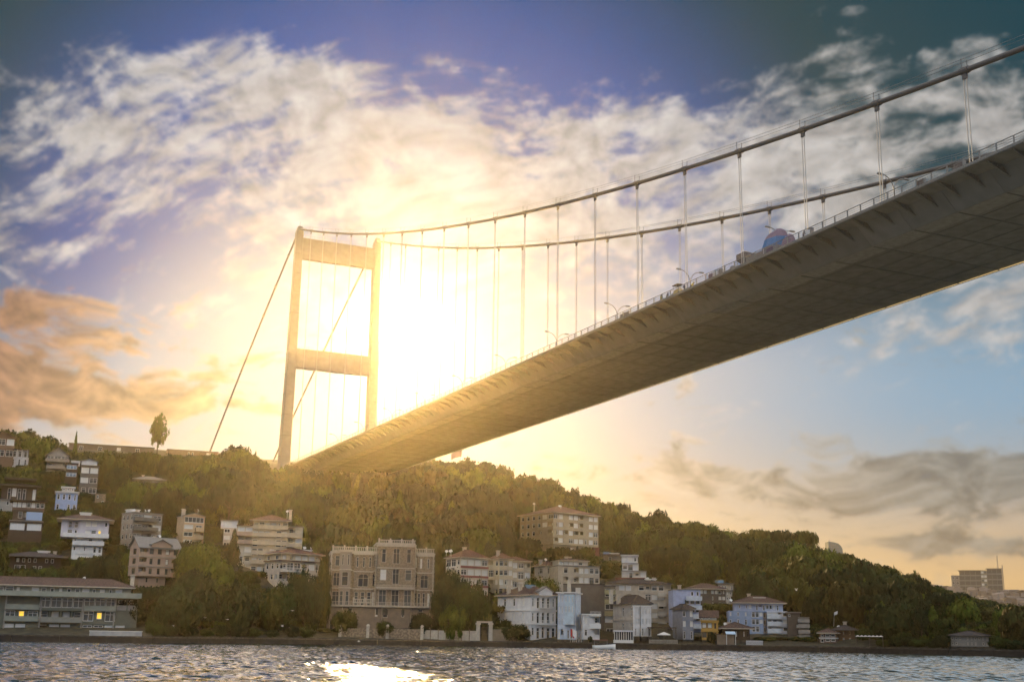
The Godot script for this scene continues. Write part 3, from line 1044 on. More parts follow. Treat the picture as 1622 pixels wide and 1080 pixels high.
func balcony(x0: float, x1: float, yfloor: float, out: float, par: Material, zf := 0.0, solid := true, hgt := 0.95):
	var bs := mb()
	var a := lx(x0)
	var b := lx(x1)
	var y := ly(yfloor)
	box(bs, Vector3(a, y - 0.16, zf + 0.004), Vector3(b, y, zf + out))
	if solid:
		box(bs, Vector3(a, y + 0.003, zf + out - 0.1), Vector3(b, y + hgt, zf + out))
		box(bs, Vector3(a, y + 0.003, zf + 0.004), Vector3(a + 0.1, y + hgt, zf + out - 0.103))
		box(bs, Vector3(b - 0.1, y + 0.003, zf + 0.004), Vector3(b, y + hgt, zf + out - 0.103))
	else:
		box(bs, Vector3(a, y + hgt - 0.07, zf + out - 0.07), Vector3(b, y + hgt, zf + out))
		var n := int((b - a) / 0.35) + 2
		for k in n:
			var x := a + (b - a - 0.06) * k / (n - 1.0)
			box(bs, Vector3(x, y, zf + out - 0.06), Vector3(x + 0.06, y + hgt - 0.07, zf + out - 0.01))
	build(bs, "balcony", par, B)

func blockpart(called: String, x0: float, x1: float, yt: float, yb: float, z0: float, z1: float, mat_: Material):
	var st := mb()
	box(st, Vector3(lx(x0), ly(yb), z0), Vector3(lx(x1), ly(yt), z1))
	build(st, called, mat_, B)

func make_buildings():
	var cream := wall_mat(0.58, 0.49, 0.36)
	var white := wall_mat(0.80, 0.79, 0.78)
	var lilac := wall_mat(0.56, 0.55, 0.64)
	var blue := wall_mat(0.34, 0.44, 0.62)
	var paleblue := wall_mat(0.62, 0.70, 0.80)
	var grey := wall_mat(0.30, 0.29, 0.27)
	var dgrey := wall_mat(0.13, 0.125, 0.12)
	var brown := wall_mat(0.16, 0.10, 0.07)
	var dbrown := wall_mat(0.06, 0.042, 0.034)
	var pink := wall_mat(0.46, 0.33, 0.26)
	var peach := wall_mat(0.60, 0.44, 0.28)
	var ochre := wall_mat(0.58, 0.34, 0.08)
	var sage := wall_mat(0.13, 0.145, 0.12)
	var taupe := wall_mat(0.36, 0.31, 0.26)
	# --- left waterfront
	bld("waterfront_apartment_block", "long grey-green waterfront block under a brown hip roof with yellow lit windows", 75, 0, 0, 262)
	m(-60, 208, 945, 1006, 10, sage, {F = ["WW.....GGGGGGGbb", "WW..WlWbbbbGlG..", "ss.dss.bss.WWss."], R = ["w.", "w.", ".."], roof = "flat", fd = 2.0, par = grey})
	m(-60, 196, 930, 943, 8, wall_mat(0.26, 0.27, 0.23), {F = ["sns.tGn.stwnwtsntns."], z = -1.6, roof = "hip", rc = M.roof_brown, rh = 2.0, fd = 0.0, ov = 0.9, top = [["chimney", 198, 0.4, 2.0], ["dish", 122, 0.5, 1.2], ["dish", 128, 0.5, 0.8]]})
	balcony(-60, 212, 945, 1.6, wall_mat(0.30, 0.32, 0.27), 0.0, true, 0.9)
	for x in [8, 60, 123, 172]: blockpart("pier", x - 1.2, x + 1.2, 946, 1005, 0.004, 0.35, grey)
	balcony(62, 124, 985, 0.9, wall_mat(0.25, 0.25, 0.22), 0.0, true, 0.9)
	balcony(125, 174, 966, 0.7, wall_mat(0.26, 0.28, 0.24), 0.0, true, 0.9)
	balcony(8, 58, 966, 0.7, wall_mat(0.26, 0.28, 0.24), 0.0, true, 0.9)
	balcony(8, 58, 984, 0.7, wall_mat(0.26, 0.28, 0.24), 0.0, true, 0.9)
	bld("low_house", "low dark house with wide overhanging roof above the long waterfront block", 60, 905)
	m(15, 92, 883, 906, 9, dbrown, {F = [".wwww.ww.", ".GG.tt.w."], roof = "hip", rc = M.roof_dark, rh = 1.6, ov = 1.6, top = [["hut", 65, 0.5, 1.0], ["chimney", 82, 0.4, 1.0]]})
	bld("stone_fronted_house", "dark wooden house with four pale tall windows on white lower storey, far left", 28, 815)
	m(0, 52, 770, 793, 9, dbrown, {F = [".tstt.t"], roof = "hip", rc = M.roof_dark, rh = 1.4, ov = 1.1, fr = M.white, fd = 0.0})
	m(-2, 40, 793.2, 815, 8, wall_mat(0.42, 0.40, 0.37), {F = [".www.", "w.w.."], z = 0.4, roof = "flat"})
	blockpart("upper_terrace", 2, 50, 757, 760, -7.0, 0.6, M.roof_dark)
	bld("glazed_house", "house with white window strip, blue awning and white garage doors on left hillside", 38, 862)
	m(14, 62, 794, 808, 8, brown, {F = ["ccccccc"], roof = "flat", rc = M.roof_dark, ov = 1.6, fd = 0.0, fr = M.white})
	m(16, 60, 808.2, 826, 8, dbrown, {F = [".cb..."], roof = "none", fd = 0.0})
	m(12, 62, 826.2, 864, 9, dbrown, {F = ["ss", ".."], z = 0.5, roof = "flat", ov = 0.2})
	blockpart("awning", 36, 60, 811, 824, 0.05, 0.35, mat(lin(0.30, 0.42, 0.62), 0.8))
	bld("hilltop_house", "brown house with two wide windows and sunlit gable at the top left corner", 6, 745)
	m(-22, 17, 692, 745, 8, brown, {F = ["WWW", "WWW", "..."], R = ["..", "..", ".."], roof = "gable", rh = 1.8, rc = M.roof_dark})
	bld("porch_house", "small white house with posted porch beside the hilltop house", 30, 742)
	m(15, 42, 724, 742, 6, white, {F = ["nnn"], roof = "none"})
	m(16, 41, 712, 723.8, 5, wall_mat(0.52, 0.51, 0.52), {F = ["ttt"], z = -1.0, roof = "flat", rc = M.roof_dark, fd = 0.0, ov = 1.4})
	for x in [17, 24, 31, 39]: blockpart("porch_post", x - 0.6, x + 0.6, 712, 724, -0.3, -0.1, M.white)
	bld("gable_house", "grey white villa with glazed gable and stacked balconies on upper left slope", 88, 752)
	m(72, 104, 721, 752, 8, wall_mat(0.42, 0.40, 0.37), {F = ["GGG", "b.t", "bbt"], roof = "gable", rh = 2.6, rc = M.roof_grey, ov = 0.7, open = true})
	balcony(70, 106, 731, 1.2, taupe, 0.0)
	balcony(74, 100, 742, 1.0, taupe, 0.0)
	bld("bay_house", "narrow dark house with bluish bay windows beside the glazed gable villa", 109, 770)
	m(101, 119, 734, 770, 7, dbrown, {F = ["k", "k", "."], roof = "flat", rc = M.roof_dark, ov = 0.3, top = [["hut", 115, 0.6, 1.2]]})
	bld("dark_modern_house", "dark modern house with broad pale windows and small white gable on top", 137, 785)
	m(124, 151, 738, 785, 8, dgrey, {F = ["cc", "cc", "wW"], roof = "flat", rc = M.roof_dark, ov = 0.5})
	m(124, 148, 730, 737.5, 6, white, {F = [], roof = "gable", rh = 0.7, rc = M.roof_grey, ov = 0.4, fd = 0.0, z = -1.0})
	bld("blue_house", "narrow light blue house with flat terrace roof on left hillside", 103, 812)
	m(86, 119, 780, 812, 6, wall_mat(0.39, 0.51, 0.77), {F = ["wwwn", "w.ww"], L = ["..", ".."], roof = "flat", ov = 0.8, rc = M.white, bands = [0.97]})
	m(94, 113, 771.5, 778, 4, wall_mat(0.53, 0.46, 0.42), {F = ["www"], roof = "flat", fd = 0.0, z = -1.2, rc = M.white})
	bld("broken_wall_house", "small roofless stone house among trees below the dark modern house", 157, 801)
	m(149, 165, 782, 801, 4, M.stone, {F = ["n.", ".w"], roof = "none"})
	bld("white_villa", "large white villa with brown hip roof, four storeys and warm windows on left slope", 128, 888)
	m(93, 165, 824, 851, 9, wall_mat(0.70, 0.67, 0.73), {F = [".bb.cc.w", ".cw.ccl."], roof = "hip", rc = M.roof_brown, rh = 1.9, ov = 1.3, fd = 0.0, open = true, top = [["hut", 128, 0.5, 1.3]]})
	m(112, 158, 851.2, 888, 8, white, {F = ["nn.WW.", "w.n.tt", ".sss.."], roof = "none"})
	balcony(96, 166, 851, 1.2, white)
	balcony(112, 160, 863, 0.8, white)
	bld("grey_apartment_block", "five storey grey apartment block with dishes on flat roof, left slope", 206, 872, 26)
	m(206, 251, 812, 872, 18 * BS / sin(BE), taupe, {F = ["WcW", "WbW", "cbc", "www"], L = ["www", "www", "www", "www"], roof = "flat", ov = 0.3, top = [["dish", 208, 0.1, 0.7], ["hut", 215, 0.6, 1.0], ["dish", 229, 0.3, 1.0], ["dish", 235, 0.3, 1.1], ["chimney", 212, 0.2, 0.8]]})
	balcony(206, 244, 824, 0.9, wall_mat(0.160, 0.150, 0.130)); balcony(206, 244, 839, 0.9, wall_mat(0.160, 0.150, 0.130)); balcony(206, 244, 854, 0.9, wall_mat(0.160, 0.150, 0.130))
	bld("timber_mansion", "pinkish brown timber mansion with pediment and side gable behind the bright green tree", 215, 936, 24)
	m(215, 278, 866, 912, 15 * BS / sin(BE), pink, {F = ["bwwww", "bnnnb", "bnnnb"], L = ["n", "n", "n"], roof = "side_gable", rh = 2.4, rc = M.roof_grey, ov = 0.5, fr = M.frame_dark, fd = 0.0, bands = [0.333, 0.667], bm = taupe, top = [["chimney", 245, 0.6, 1.8], ["dish", 252, 0.5, 2.0]]})
	m(232, 262, 862, 866, 2.5, pink, {z = 0.6, roof = "gable", rh = 1.2, rc = M.roof_grey, fd = 0.0, ov = 0.4})
	m(219, 260, 912.2, 936, 6, wall_mat(0.40, 0.28, 0.22), {F = [".n.n.", "d.n.b"], z = -0.6, roof = "none", fr = M.frame_dark})
	bld("peach_house", "tall peach coloured house with dark attic window on left slope", 290, 864, 18)
	m(288, 320, 817, 864, 11 * BS / sin(BE), peach, {F = ["G", "cB", "Wb", "cb"], L = ["..", "..", "..", ".."], roof = "gable", rh = 0.8, rc = M.roof_grey, ov = 0.2, top = [["chimney", 289, 0.3, 1.6], ["chimney", 292, 0.5, 1.4], ["dish", 311, 0.2, 1.5]]})
	bld("cottage", "low cottage with pale tiled hip roof alone on the upper wooded slope", 236, 770)
	m(213, 258, 760, 770, 7, wall_mat(0.40, 0.36, 0.30), {F = [".WW.cc."], roof = "hip", rc = wall_mat(0.30, 0.25, 0.21), rh = 1.5, ov = 0.9, top = [["chimney", 225, 0.5, 1.2]]})
	# --- cream blocks left of the stone mansion
	bld("rounded_top_house", "white house with curved roof parapet left of the cream apartment block", 358, 868)
	m(347, 373, 825, 836, 5, white, {F = [".c."], roof = "flat", ov = 0.5, fd = 0.0})
	m(352, 374, 836.2, 868, 6, wall_mat(0.60, 0.51, 0.42), {F = ["W.", "cc", "W."], roof = "none", z = 0.3})
	bld("cream_apartment_block", "six storey cream apartment block with central hip roof and side wings on mid slope", 422, 910)
	m(396, 451, 826, 910, 10, cream, {F = ["cGccnG", "sss.GW", "GWc.GG", "GG.sWW", "cw.bbb", "GsW.bb"], roof = "hip", rc = M.roof_red, rh = 2.2, ov = 1.0, top = [["chimney", 454, 0.4, 2.6], ["dish", 449, 0.4, 2.3]]})
	m(372, 396, 834, 910, 8, wall_mat(0.60, 0.55, 0.44), {F = ["ss", "bb", ".W", "cb", "W."], roof = "flat", z = -0.8, rc = M.roof_red})
	m(451, 475, 834, 910, 8, wall_mat(0.63, 0.55, 0.41), {F = ["b.", "bc", "bt", "Wc", "cc"], roof = "flat", z = -0.8})
	for y in [838, 850, 863, 878, 893]: balcony(396, 451, y, 0.5, cream)
	for y in [849, 862]: balcony(370, 396, y, 0.7, pink, -0.8)
	for y in [850, 865]: balcony(451, 474, y, 0.7, cream, -0.8)
	bld("terrace_house", "cream house with brown roof and glazed terrace between trees, left of the stone mansion", 446, 940, 30)
	m(446, 512, 877, 889, 9, wall_mat(0.65, 0.56, 0.39), {F = ["wncccb"], L = ["nn"], roof = "hip", rc = M.roof_red, rh = 1.7, ov = 0.7, fd = 0.0, z = -1.5, top = [["dish", 490, 0.6, 1.4], ["dish", 495, 0.5, 1.5], ["dish", 500, 0.6, 1.6], ["dish", 507, 0.5, 1.5], ["hut", 500, 0.6, 0.8]]})
	m(440, 508, 889.2, 940, 8, wall_mat(0.58, 0.51, 0.42), {F = ["WGGWcW", "bGG.ww", "w.w..."], L = ["www", "www", ".w."], roof = "flat", rc = M.roof_red, ov = 0.8})
	balcony(442, 480, 905, 1.3, M.white, 0.0, false)
	# --- the stone mansion
	stone_mansion()
	# --- right of the mansion
	bld("red_banded_block", "white apartment block with dark red bands between window rows, right of the stone mansion", 728, 962, 34)
	m(728, 773, 884, 962, 24 * BS / sin(BE), wall_mat(0.70, 0.63, 0.52), {F = ["cccc", "cccc", "WccW", "cWWc", "bb.b"], L = ["GGw", "bbw", "bb.", "bbw", "..."], roof = "hip", rc = M.roof_red, rh = 2.4, ov = 0.5, top = [["dish", 712, 0.3, 0.6], ["dish", 718, 0.3, 0.7], ["dish", 722, 0.4, 0.9], ["chimney", 748, 0.6, 2.0]]})
	for y in [899, 914, 929, 944]: blockpart("red_band", 728, 773, y - 2.5, y + 1.0, 0.004, 0.12, wall_mat(0.30, 0.100, 0.085))
	bld("cream_corner_block", "cream block with bay windows right of the red banded block", 790, 945, 30)
	m(790, 812, 886, 945, 18 * BS / sin(BE), wall_mat(0.63, 0.55, 0.39), {F = ["cWc", "cWc", "cwc", "GbG"], L = ["bw", "Gw", "bw", ".w"], roof = "hip", rc = M.roof_red, rh = 1.8, ov = 0.4, top = [["chimney", 795, 0.4, 1.6]]})
	m(812, 843, 888, 948, 9, wall_mat(0.58, 0.50, 0.37), {F = ["cWb", "cGs", "WcG", "wWb"], roof = "hip", rc = M.roof_red, rh = 1.5, z = -0.7, ov = 0.4})
	balcony(790, 812, 931, 0.9, M.white, 0.0, false)
	bld("beige_house", "beige house with low brown roof between the cream block and the flat-roofed block", 868, 928, 32)
	m(866, 880, 897, 928, 20 * BS / sin(BE), wall_mat(0.70, 0.65, 0.60), {F = ["nn", "nn"], L = [".W.", "w.."], roof = "hip", rc = M.roof_brown, rh = 1.5, ov = 0.6, top = [["chimney", 866, 0.5, 1.2], ["dish", 872, 0.4, 1.4]]})
	bld("flat_roofed_block", "cream flat-roofed block with penthouse above the dark grey building", 915, 942, 18)
	m(884, 950, 898, 942, 8, wall_mat(0.60, 0.53, 0.42), {F = [".W.bcscc", ".b.bscGW", ".bss.bs."], R = ["w", "w", "w"], roof = "flat", ov = 0.3})
	m(888, 935, 889, 897.5, 6, wall_mat(0.65, 0.59, 0.49), {F = ["kcccc."], z = -2.0, roof = "hip", rc = M.roof_brown, rh = 0.9, fd = 0.0, ov = 0.5, top = [["chimney", 905, 0.5, 0.9], ["chimney", 912, 0.6, 0.9]]})
	bld("hill_apartment_block", "large pale apartment block with long hip roof standing high on the wooded slope", 876, 882, 38)
	m(876, 950, 812, 862, 55 * BS / sin(BE), wall_mat(0.46, 0.38, 0.26), {F = ["Wc.ccb.cc", "Wc.bcb.cc", "Wcbcbb.cc", "bc.cccncc"], L = ["wwwwcc", "wwwwcb", "wwwb.b", "w.w..."], roof = "hip", rc = M.roof_red, rh = 3.4, ov = 0.7, fd = 0.0, top = [["dish", 868, 0.4, 1.8], ["dish", 872, 0.5, 2.0], ["dish", 905, 0.3, 1.6], ["dish", 908, 0.4, 1.8]]})
	m(878, 946, 862.2, 884, 12, wall_mat(0.40, 0.35, 0.27), {F = [".b.c.bb."], z = -0.5, roof = "none", vb = 872})
	blockpart("brick_pier", 941, 951, 862.5, 892, -6.0, 0.2, M.brick)
	bld("stepped_house", "white stepped modern house with terraces on a dark red base wall", 1003, 926)
	m(985, 1011, 880, 893, 6, white, {F = ["nWw"], roof = "flat", ov = 0.6, fd = 0.0, z = -2.0, rc = M.white})
	m(986, 1012, 893.2, 905, 6.5, white, {F = ["cGs"], roof = "flat", ov = 0.2, fd = 0.0, z = -1.4})
	m(985, 1024, 905.2, 917, 7, wall_mat(0.67, 0.63, 0.58), {F = [".tbs"], roof = "flat", ov = 0.2, fd = 0.0, z = -0.6})
	m(975, 1022, 915, 928, 7, M.brick, {F = [".....c"], roof = "none", fm = M.brick})
	bld("roof_house", "low house with flat brown roof and white roof garden beside the red-brick pier", 968, 893)
	m(955, 986, 879, 893, 7, wall_mat(0.26, 0.21, 0.170), {F = [".b.."], roof = "flat", rc = M.roof_brown, ov = 0.8, top = [["panel", 962, 0.4, 0.2], ["hut", 974, 0.6, 0.6]]})
	# --- waterfront, middle
	bld("white_seaside_mansion", "white waterfront mansion with pediment, loggia and lilac left wing", 840, 0, 30, 305)
	m(840, 881, 944, 1013, 55 * BS / sin(BE), white, {F = ["naaan", "naaan", "wtatt"], L = [".w.w.w.", ".w.w.w.", "n.n.n.n"], roof = "hip", rc = M.roof_brown, rh = 2.2, ov = 0.7, fd = 1.5, bands = [0.0, 0.35, 0.66, 0.99], top = [["chimney", 842, 0.7, 3.0], ["chimney", 850, 0.5, 2.0], ["panel", 858, 0.3, 0.9], ["panel", 866, 0.4, 0.9]]})
	m(851, 872, 938, 944, 1.5, white, {z = 0.9, roof = "gable", rh = 1.1, rc = M.roof_grey, fd = 0.0, ov = 0.3})
	balcony(852, 872, 989, 1.0, M.white, 0.0, false); balcony(852, 872, 963, 0.9, M.white, 0.0, false)
	bld("pale_blue_house", "narrow pale blue house with three rows of slim dark windows at the water", 912, 0, -8, 303)
	m(883, 912, 941, 1013, 9, paleblue, {F = ["nnnnnn", "nnnnnn", "nnnnn.", "tb.tt."], roof = "flat", rc = M.white, ov = 0.9, fd = 1.5, top = [["chimney", 896, 0.6, 3.2]]})
	m(895, 910, 943, 990, 1.2, wall_mat(0.58, 0.72, 0.82), {F = ["nnn", "nnn", "..."], z = 1.25, roof = "flat", ov = 0.1, fd = 0.0})
	bld("dark_grey_building", "dark grey plain building with one window between white houses and balconied wing", 930, 0, 0, 318)
	m(892, 958, 928, 1012, 9, dgrey, {F = ["..W....", ".......", "......."], roof = "flat", rc = M.roof_dark, ov = 0.1, fd = 2.0})
	m(957, 975, 931, 1012, 8, wall_mat(0.20, 0.180, 0.140), {F = ["W", "W", "W", "t"], z = 1.5, roof = "flat", rc = M.roof_dark, ov = 0.1, fd = 2.0})
	for y in [942, 957, 975]: balcony(958, 975, y, 1.0, wall_mat(0.40, 0.36, 0.20), 1.5)
	bld("little_white_house", "little white two storey house with open balconies at the water", 935, 0, 8, 301)
	m(924, 950, 975, 1013, 7, white, {F = ["w.b", "w.b"], roof = "flat", ov = 0.5, fd = 1.5, rc = M.white})
	balcony(934, 951, 976, 1.2, M.white, 0.0, false); balcony(934, 951, 995, 1.0, M.white, 0.0)
	bld("grey_timber_mansion", "light grey timber mansion with white bay windows and dark roof at the water", 1006, 0, 24, 302)
	m(1004, 1030, 958, 1008, 34 * BS / sin(BE), wall_mat(0.44, 0.41, 0.37), {F = ["nnn.", "nnn."], L = ["..n.n", "..n.n"], roof = "hip", rc = M.roof_dark, rh = 2.2, ov = 0.7, fd = 2.0, bands = [0.5], bm = wall_mat(0.40, 0.37, 0.33), top = [["chimney", 985, 0.5, 2.4], ["chimney", 1000, 0.6, 1.4]]})
	m(1013, 1029, 962, 1008, 1.1, white, {F = ["nnn", "nnn", "t.t"], z = 1.15, roof = "flat", rc = M.white, ov = 0.3, fd = 1.0})
	m(1003, 1011, 962, 1008, 0.9, white, {F = ["nn", "nn", "tt"], z = 0.95, roof = "flat", rc = M.white, ov = 0.3, fd = 1.0})
	bld("big_beige_block", "tall beige apartment block with dark roof behind the grey timber mansion", 1040, 0, 6, 330)
	m(960, 1064, 927, 1012, 12, wall_mat(0.58, 0.51, 0.41), {F = ["s.ss.WbcWb", "n..b..GWcb", "....WtGcWb", "..wWtkkcWb", ".....tWcWb", "....tWbtWb"], R = ["b", "b", "b", "b", "b", "b"], roof = "hip", rc = M.roof_dark, rh = 1.5, ov = 0.5, fd = 3.0, top = [["chimney", 1041, 0.5, 1.2], ["hut", 1035, 0.5, 0.8], ["dish", 1030, 0.4, 1.0]]})
	for y in [946, 961, 976, 991]: balcony(1042, 1056, y, 1.0, wall_mat(0.60, 0.55, 0.46))
	bld("blue_white_block", "pale blue block with stacked white glazed balconies at the water", 1092, 0, 8, 318)
	m(1068, 1111, 936, 1013, 10, wall_mat(0.49, 0.56, 0.77), {F = ["...ww", "..WWW", "..WWW", "..WWW", "..WWW", "..WWW"], roof = "flat", ov = 0.3, fd = 2.0, top = [["chimney", 1082, 0.5, 1.2]]})
	for y in [952, 966, 980, 995, 1009]: balcony(1088, 1112, y, 1.4, wall_mat(0.67, 0.74, 0.82))
	bld("slate_blue_house", "slate blue house with blank side wall and dark roof left of the yellow house", 1078, 0, 20, 303)
	m(1082, 1099, 966, 1013, 16 * BS / sin(BE), wall_mat(0.26, 0.29, 0.35), {F = ["c.c", "c.c", "t.t"], L = ["..", "..", ".."], roof = "hip", rc = M.roof_dark, rh = 1.3, ov = 0.6, fd = 1.5})
	bld("yellow_house", "ochre yellow waterfront house with brown roof and attic dormers", 1126, 0, 0, 303)
	m(1112, 1138, 985, 1014, 7, ochre, {F = ["WWn", "WWn"], roof = "flat", rc = ochre, ov = 0.5, fd = 1.5, fr = M.frame_brown, bands = [0.48, 0.95], bm = ochre})
	m(1112, 1136, 978, 984, 6, wall_mat(0.64, 0.63, 0.60), {F = ["kk"], z = -0.4, roof = "side_gable", rc = M.roof_brown, rh = 1.4, fd = 0.0})
	bld("dark_timber_house", "dark brown timber house with wide hip roof beside the yellow house", 1170, 0, 6, 303)
	m(1146, 1188, 997, 1014, 8, dbrown, {F = [".www.ww"], roof = "hip", rc = M.roof_brown, rh = 1.7, ov = 1.1, fd = 1.5, fr = M.frame_brown, top = [["dish", 1152, 0.4, 0.5], ["chimney", 1158, 0.5, 0.8]]})
	bld("blue_apartment_block", "wide blue apartment block with white glazed balconies and brown hip roof", 1200, 0, 4, 316)
	m(1156, 1216, 969, 1014, 11, blue, {F = ["w.w.w.GGcb", "w.w.t.GGcb", "w.w.w.GG.b", "......wG.b"], roof = "none", fd = 2.0, par = wall_mat(0.40, 0.28, 0.160), open = true})
	m(1216, 1248, 969, 1014, 11, wall_mat(0.70, 0.74, 0.81), {F = ["WcbW", "WWbW", "WWbW", ".W.b"], roof = "none", fd = 2.0, z = 0.4})
	m(1166, 1242, 957, 968.8, 9, wall_mat(0.51, 0.58, 0.74), {F = [".w.ws.tbtcWct."], z = -1.0, roof = "hip", rc = M.roof_brown, rh = 2.0, ov = 1.0, fd = 0.0, top = [["hut", 1207, 0.5, 0.6], ["chimney", 1191, 0.5, 1.6], ["dish", 1161, 0.2, 0.0]]})
	for y in [980, 991, 1002]: balcony(1216, 1236, y, 0.8, wall_mat(0.72, 0.77, 0.82), 0.4)
	bld("dark_concrete_block", "dark concrete block with stacked grey balconies at its right corner", 1262, 0, 4, 312)
	m(1249, 1269, 972, 1014, 9, wall_mat(0.100, 0.085, 0.075), {F = ["w..", "...", "..W", "...", "..W"], roof = "flat", rc = M.roof_grey, ov = 0.7, fd = 2.0})
	m(1267, 1282, 980, 1014, 8, wall_mat(0.26, 0.24, 0.22), {F = ["bW", "bW", "bW", "bW"], z = 0.4, roof = "flat", ov = 0.4, fd = 2.0})
	for y in [986, 994, 1003, 1011]: balcony(1265, 1283, y, 0.8, wall_mat(0.33, 0.31, 0.28), 0.4, true, 0.75)
	bld("brown_roofed_house", "house with long brown roof and row of white windows behind the white balconies", 1130, 962, 20)
	m(1098, 1150, 934, 962, 8, wall_mat(0.120, 0.100, 0.085), {F = [".ccc.cccw", "..n..n.cc", ".....n.cc"], roof = "hip", rc = M.roof_brown, rh = 1.8, ov = 0.6})
	m(1150, 1160, 936, 960, 7, wall_mat(0.60, 0.56, 0.49), {F = ["ww", "ww", "ww"], roof = "flat", z = 0.3})
	bld("white_bungalow", "small white bungalow half hidden in the wood above the brown-roofed house", 1148, 938)
	m(1138, 1162, 925, 938, 6, wall_mat(0.65, 0.59, 0.49), {F = ["www.w"], roof = "flat", ov = 0.7, top = [["panel", 1140, 0.4, 0.3]]})
	# --- right end
	bld("framed_house", "small dark house with white framed windows at the right waterfront", 1312, 0, -6, 300)
	m(1299, 1324, 1004, 1018, 6, wall_mat(0.22, 0.150, 0.120), {F = ["wWW", "tWW"], roof = "hip", rc = M.roof_brown, rh = 1.3, ov = 0.6, fd = 1.0, bands = [0.5]})
	bld("orange_house", "two storey brown house with orange trim, white shutters and flag pole, right waterfront", 1340, 0, 0, 304)
	m(1325, 1354, 999, 1018, 7, wall_mat(0.20, 0.120, 0.070), {F = ["..w.w.", "..s.s."], roof = "hip", rc = M.roof_dark, rh = 1.3, ov = 1.0, fd = 1.0, fr = mat(lin(0.5, 0.3, 0.15), 0.7), top = [["chimney", 1340, 0.4, 1.4], ["dish", 1330, 0.5, 0.3]]})
	bld("shadowed_house", "dim two storey house with pale mullions under trees at far right waterfront", 1535, 0, 0, 268)
	m(1508, 1565, 1008, 1024, 7, wall_mat(0.30, 0.28, 0.25), {F = ["www.nnwwnn", "ww..nnn.wn"], roof = "hip", rc = M.roof_dark, rh = 1.1, ov = 0.5, fd = 1.5, fr = M.stone_pale})
	# --- along the hilltop
	bld("long_low_building", "long low flat-roofed building on the hilltop left of the lone tree", 178, 716, 0, -590.0)
	m(112, 240, 706, 722, 9, wall_mat(0.160, 0.130, 0.100), {F = ["..W...W...W...W..."], roof = "flat", rc = M.roof_dark, ov = 0.8})
	bld("low_shed", "long low shed roof on the hilltop right of the lone tree", 300, 718, 4, -610.0)
	m(266, 343, 714, 726, 9, wall_mat(0.24, 0.170, 0.110), {F = [".....ww...ss."], roof = "flat", rc = M.roof_brown, ov = 0.8})

func balustrade(x0: float, x1: float, y: float, z: float, hgt := 1.1):
	var st := mb()
	var a := lx(x0)
	var b := lx(x1)
	box(st, Vector3(a, y, z - 0.25), Vector3(b, y + 0.16, z + 0.05))
	box(st, Vector3(a, y + hgt - 0.16, z - 0.22), Vector3(b, y + hgt, z + 0.03))
	var n := int((b - a) / 0.45)
	for k in n:
		var x := a + (b - a) * (k + 0.5) / n
		var wd := 0.2 if k % 6 == 0 else 0.08
		box(st, Vector3(x - wd, y + 0.163, z - 0.17), Vector3(x + wd, y + hgt - 0.163 + (0.5 if k % 6 == 0 else 0.0), z - 0.03))
	build(st, "balustrade", M.stone_pale, B)

func stone_mansion():
	bld("stone_mansion", "large ornate stone mansion with arched windows, balconies and balustraded parapets by the water", 600, 0, 4, 312)
	var st_: Material = M.stone
	var o := {roof = "flat", rc = M.stone_pale, fr = M.stone_pale, fd = 2.0, bm = M.stone_pale, ov = 0.5}
	# ground storey with the main floors above it
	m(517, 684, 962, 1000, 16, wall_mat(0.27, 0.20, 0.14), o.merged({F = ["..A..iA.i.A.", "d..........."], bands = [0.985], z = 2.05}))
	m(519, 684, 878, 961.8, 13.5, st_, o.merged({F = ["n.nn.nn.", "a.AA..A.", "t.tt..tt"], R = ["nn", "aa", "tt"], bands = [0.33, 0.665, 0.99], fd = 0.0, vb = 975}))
	# the tall centre block
	m(592, 652, 866, 962, 3.0, st_, o.merged({F = ["iAi", "wAw", "ttt"], z = 2.0, bands = [0.31, 0.63, 0.99], fd = 0.0}))
	m(592, 652, 862, 878, 11, st_, o.merged({z = -1.2, fd = 0.0, roof = "hip", rc = M.roof_red, rh = 1.6, top = [["chimney", 616, 0.5, 1.2]]}))
	# corner turret bays
	m(533, 551, 876, 962, 2.2, wall_mat(0.36, 0.30, 0.24), o.merged({F = ["nn", "A", "tt"], z = 1.2, bands = [0.33, 0.66, 0.99], fd = 0.0}))
	m(556, 586, 880, 962, 1.6, st_, o.merged({F = ["nnn", "A", "ttt"], z = 0.9, bands = [0.33, 0.66, 0.99], fd = 0.0}))
	m(657, 680, 880, 962, 1.6, st_, o.merged({F = ["nn", "A", "ttt"], z = 0.9, bands = [0.33, 0.66, 0.99], fd = 0.0}))
	balustrade(520, 592, ly(878) + 0.3, 0.2); balustrade(652, 684, ly(878) + 0.3, 0.2); balustrade(592, 652, ly(866) + 0.3, 2.1)
	balustrade(556, 586, ly(957), 1.1, 1.0)
	balcony(517, 686, 961.6, 0.5, M.stone_pale, 2.05, false, 1.0)
	balcony(592, 652, 934, 0.8, M.stone_pale, 2.0, false, 0.9)
	for x in [519.5, 590.5, 653.5, 683]:
		var st := mb()
		var k := 0
		var y := 962.0
		while y > 880.0:
			var w := 1.6 if k % 2 == 0 else 1.1
			box(st, Vector3(lx(x - w), ly(y), -0.2), Vector3(lx(x + w), ly(y - 3.6), 0.24))
			y -= 4.0; k += 1
		build(st, "quoins", M.stone_pale, B)
	for x in [540.0, 602.0, 648.0, 678.0]:
		var st := mb(true)
		tube(st, [Vector3(lx(x), ly(998), 2.3), Vector3(lx(x), ly(964), 2.3)], [0.1, 0.1], 6)
		build(st, "drain_pipe", M.stone_pale, B)
	shots.append([515, 686, 860, 978, 312.0])

# ---------------------------------------------------------------- things along the shore
func quay_point(px: float, z: float, y := 1.3) -> Vector3:
	var p := at(px, 1010, z)
	p.y = y
	return p

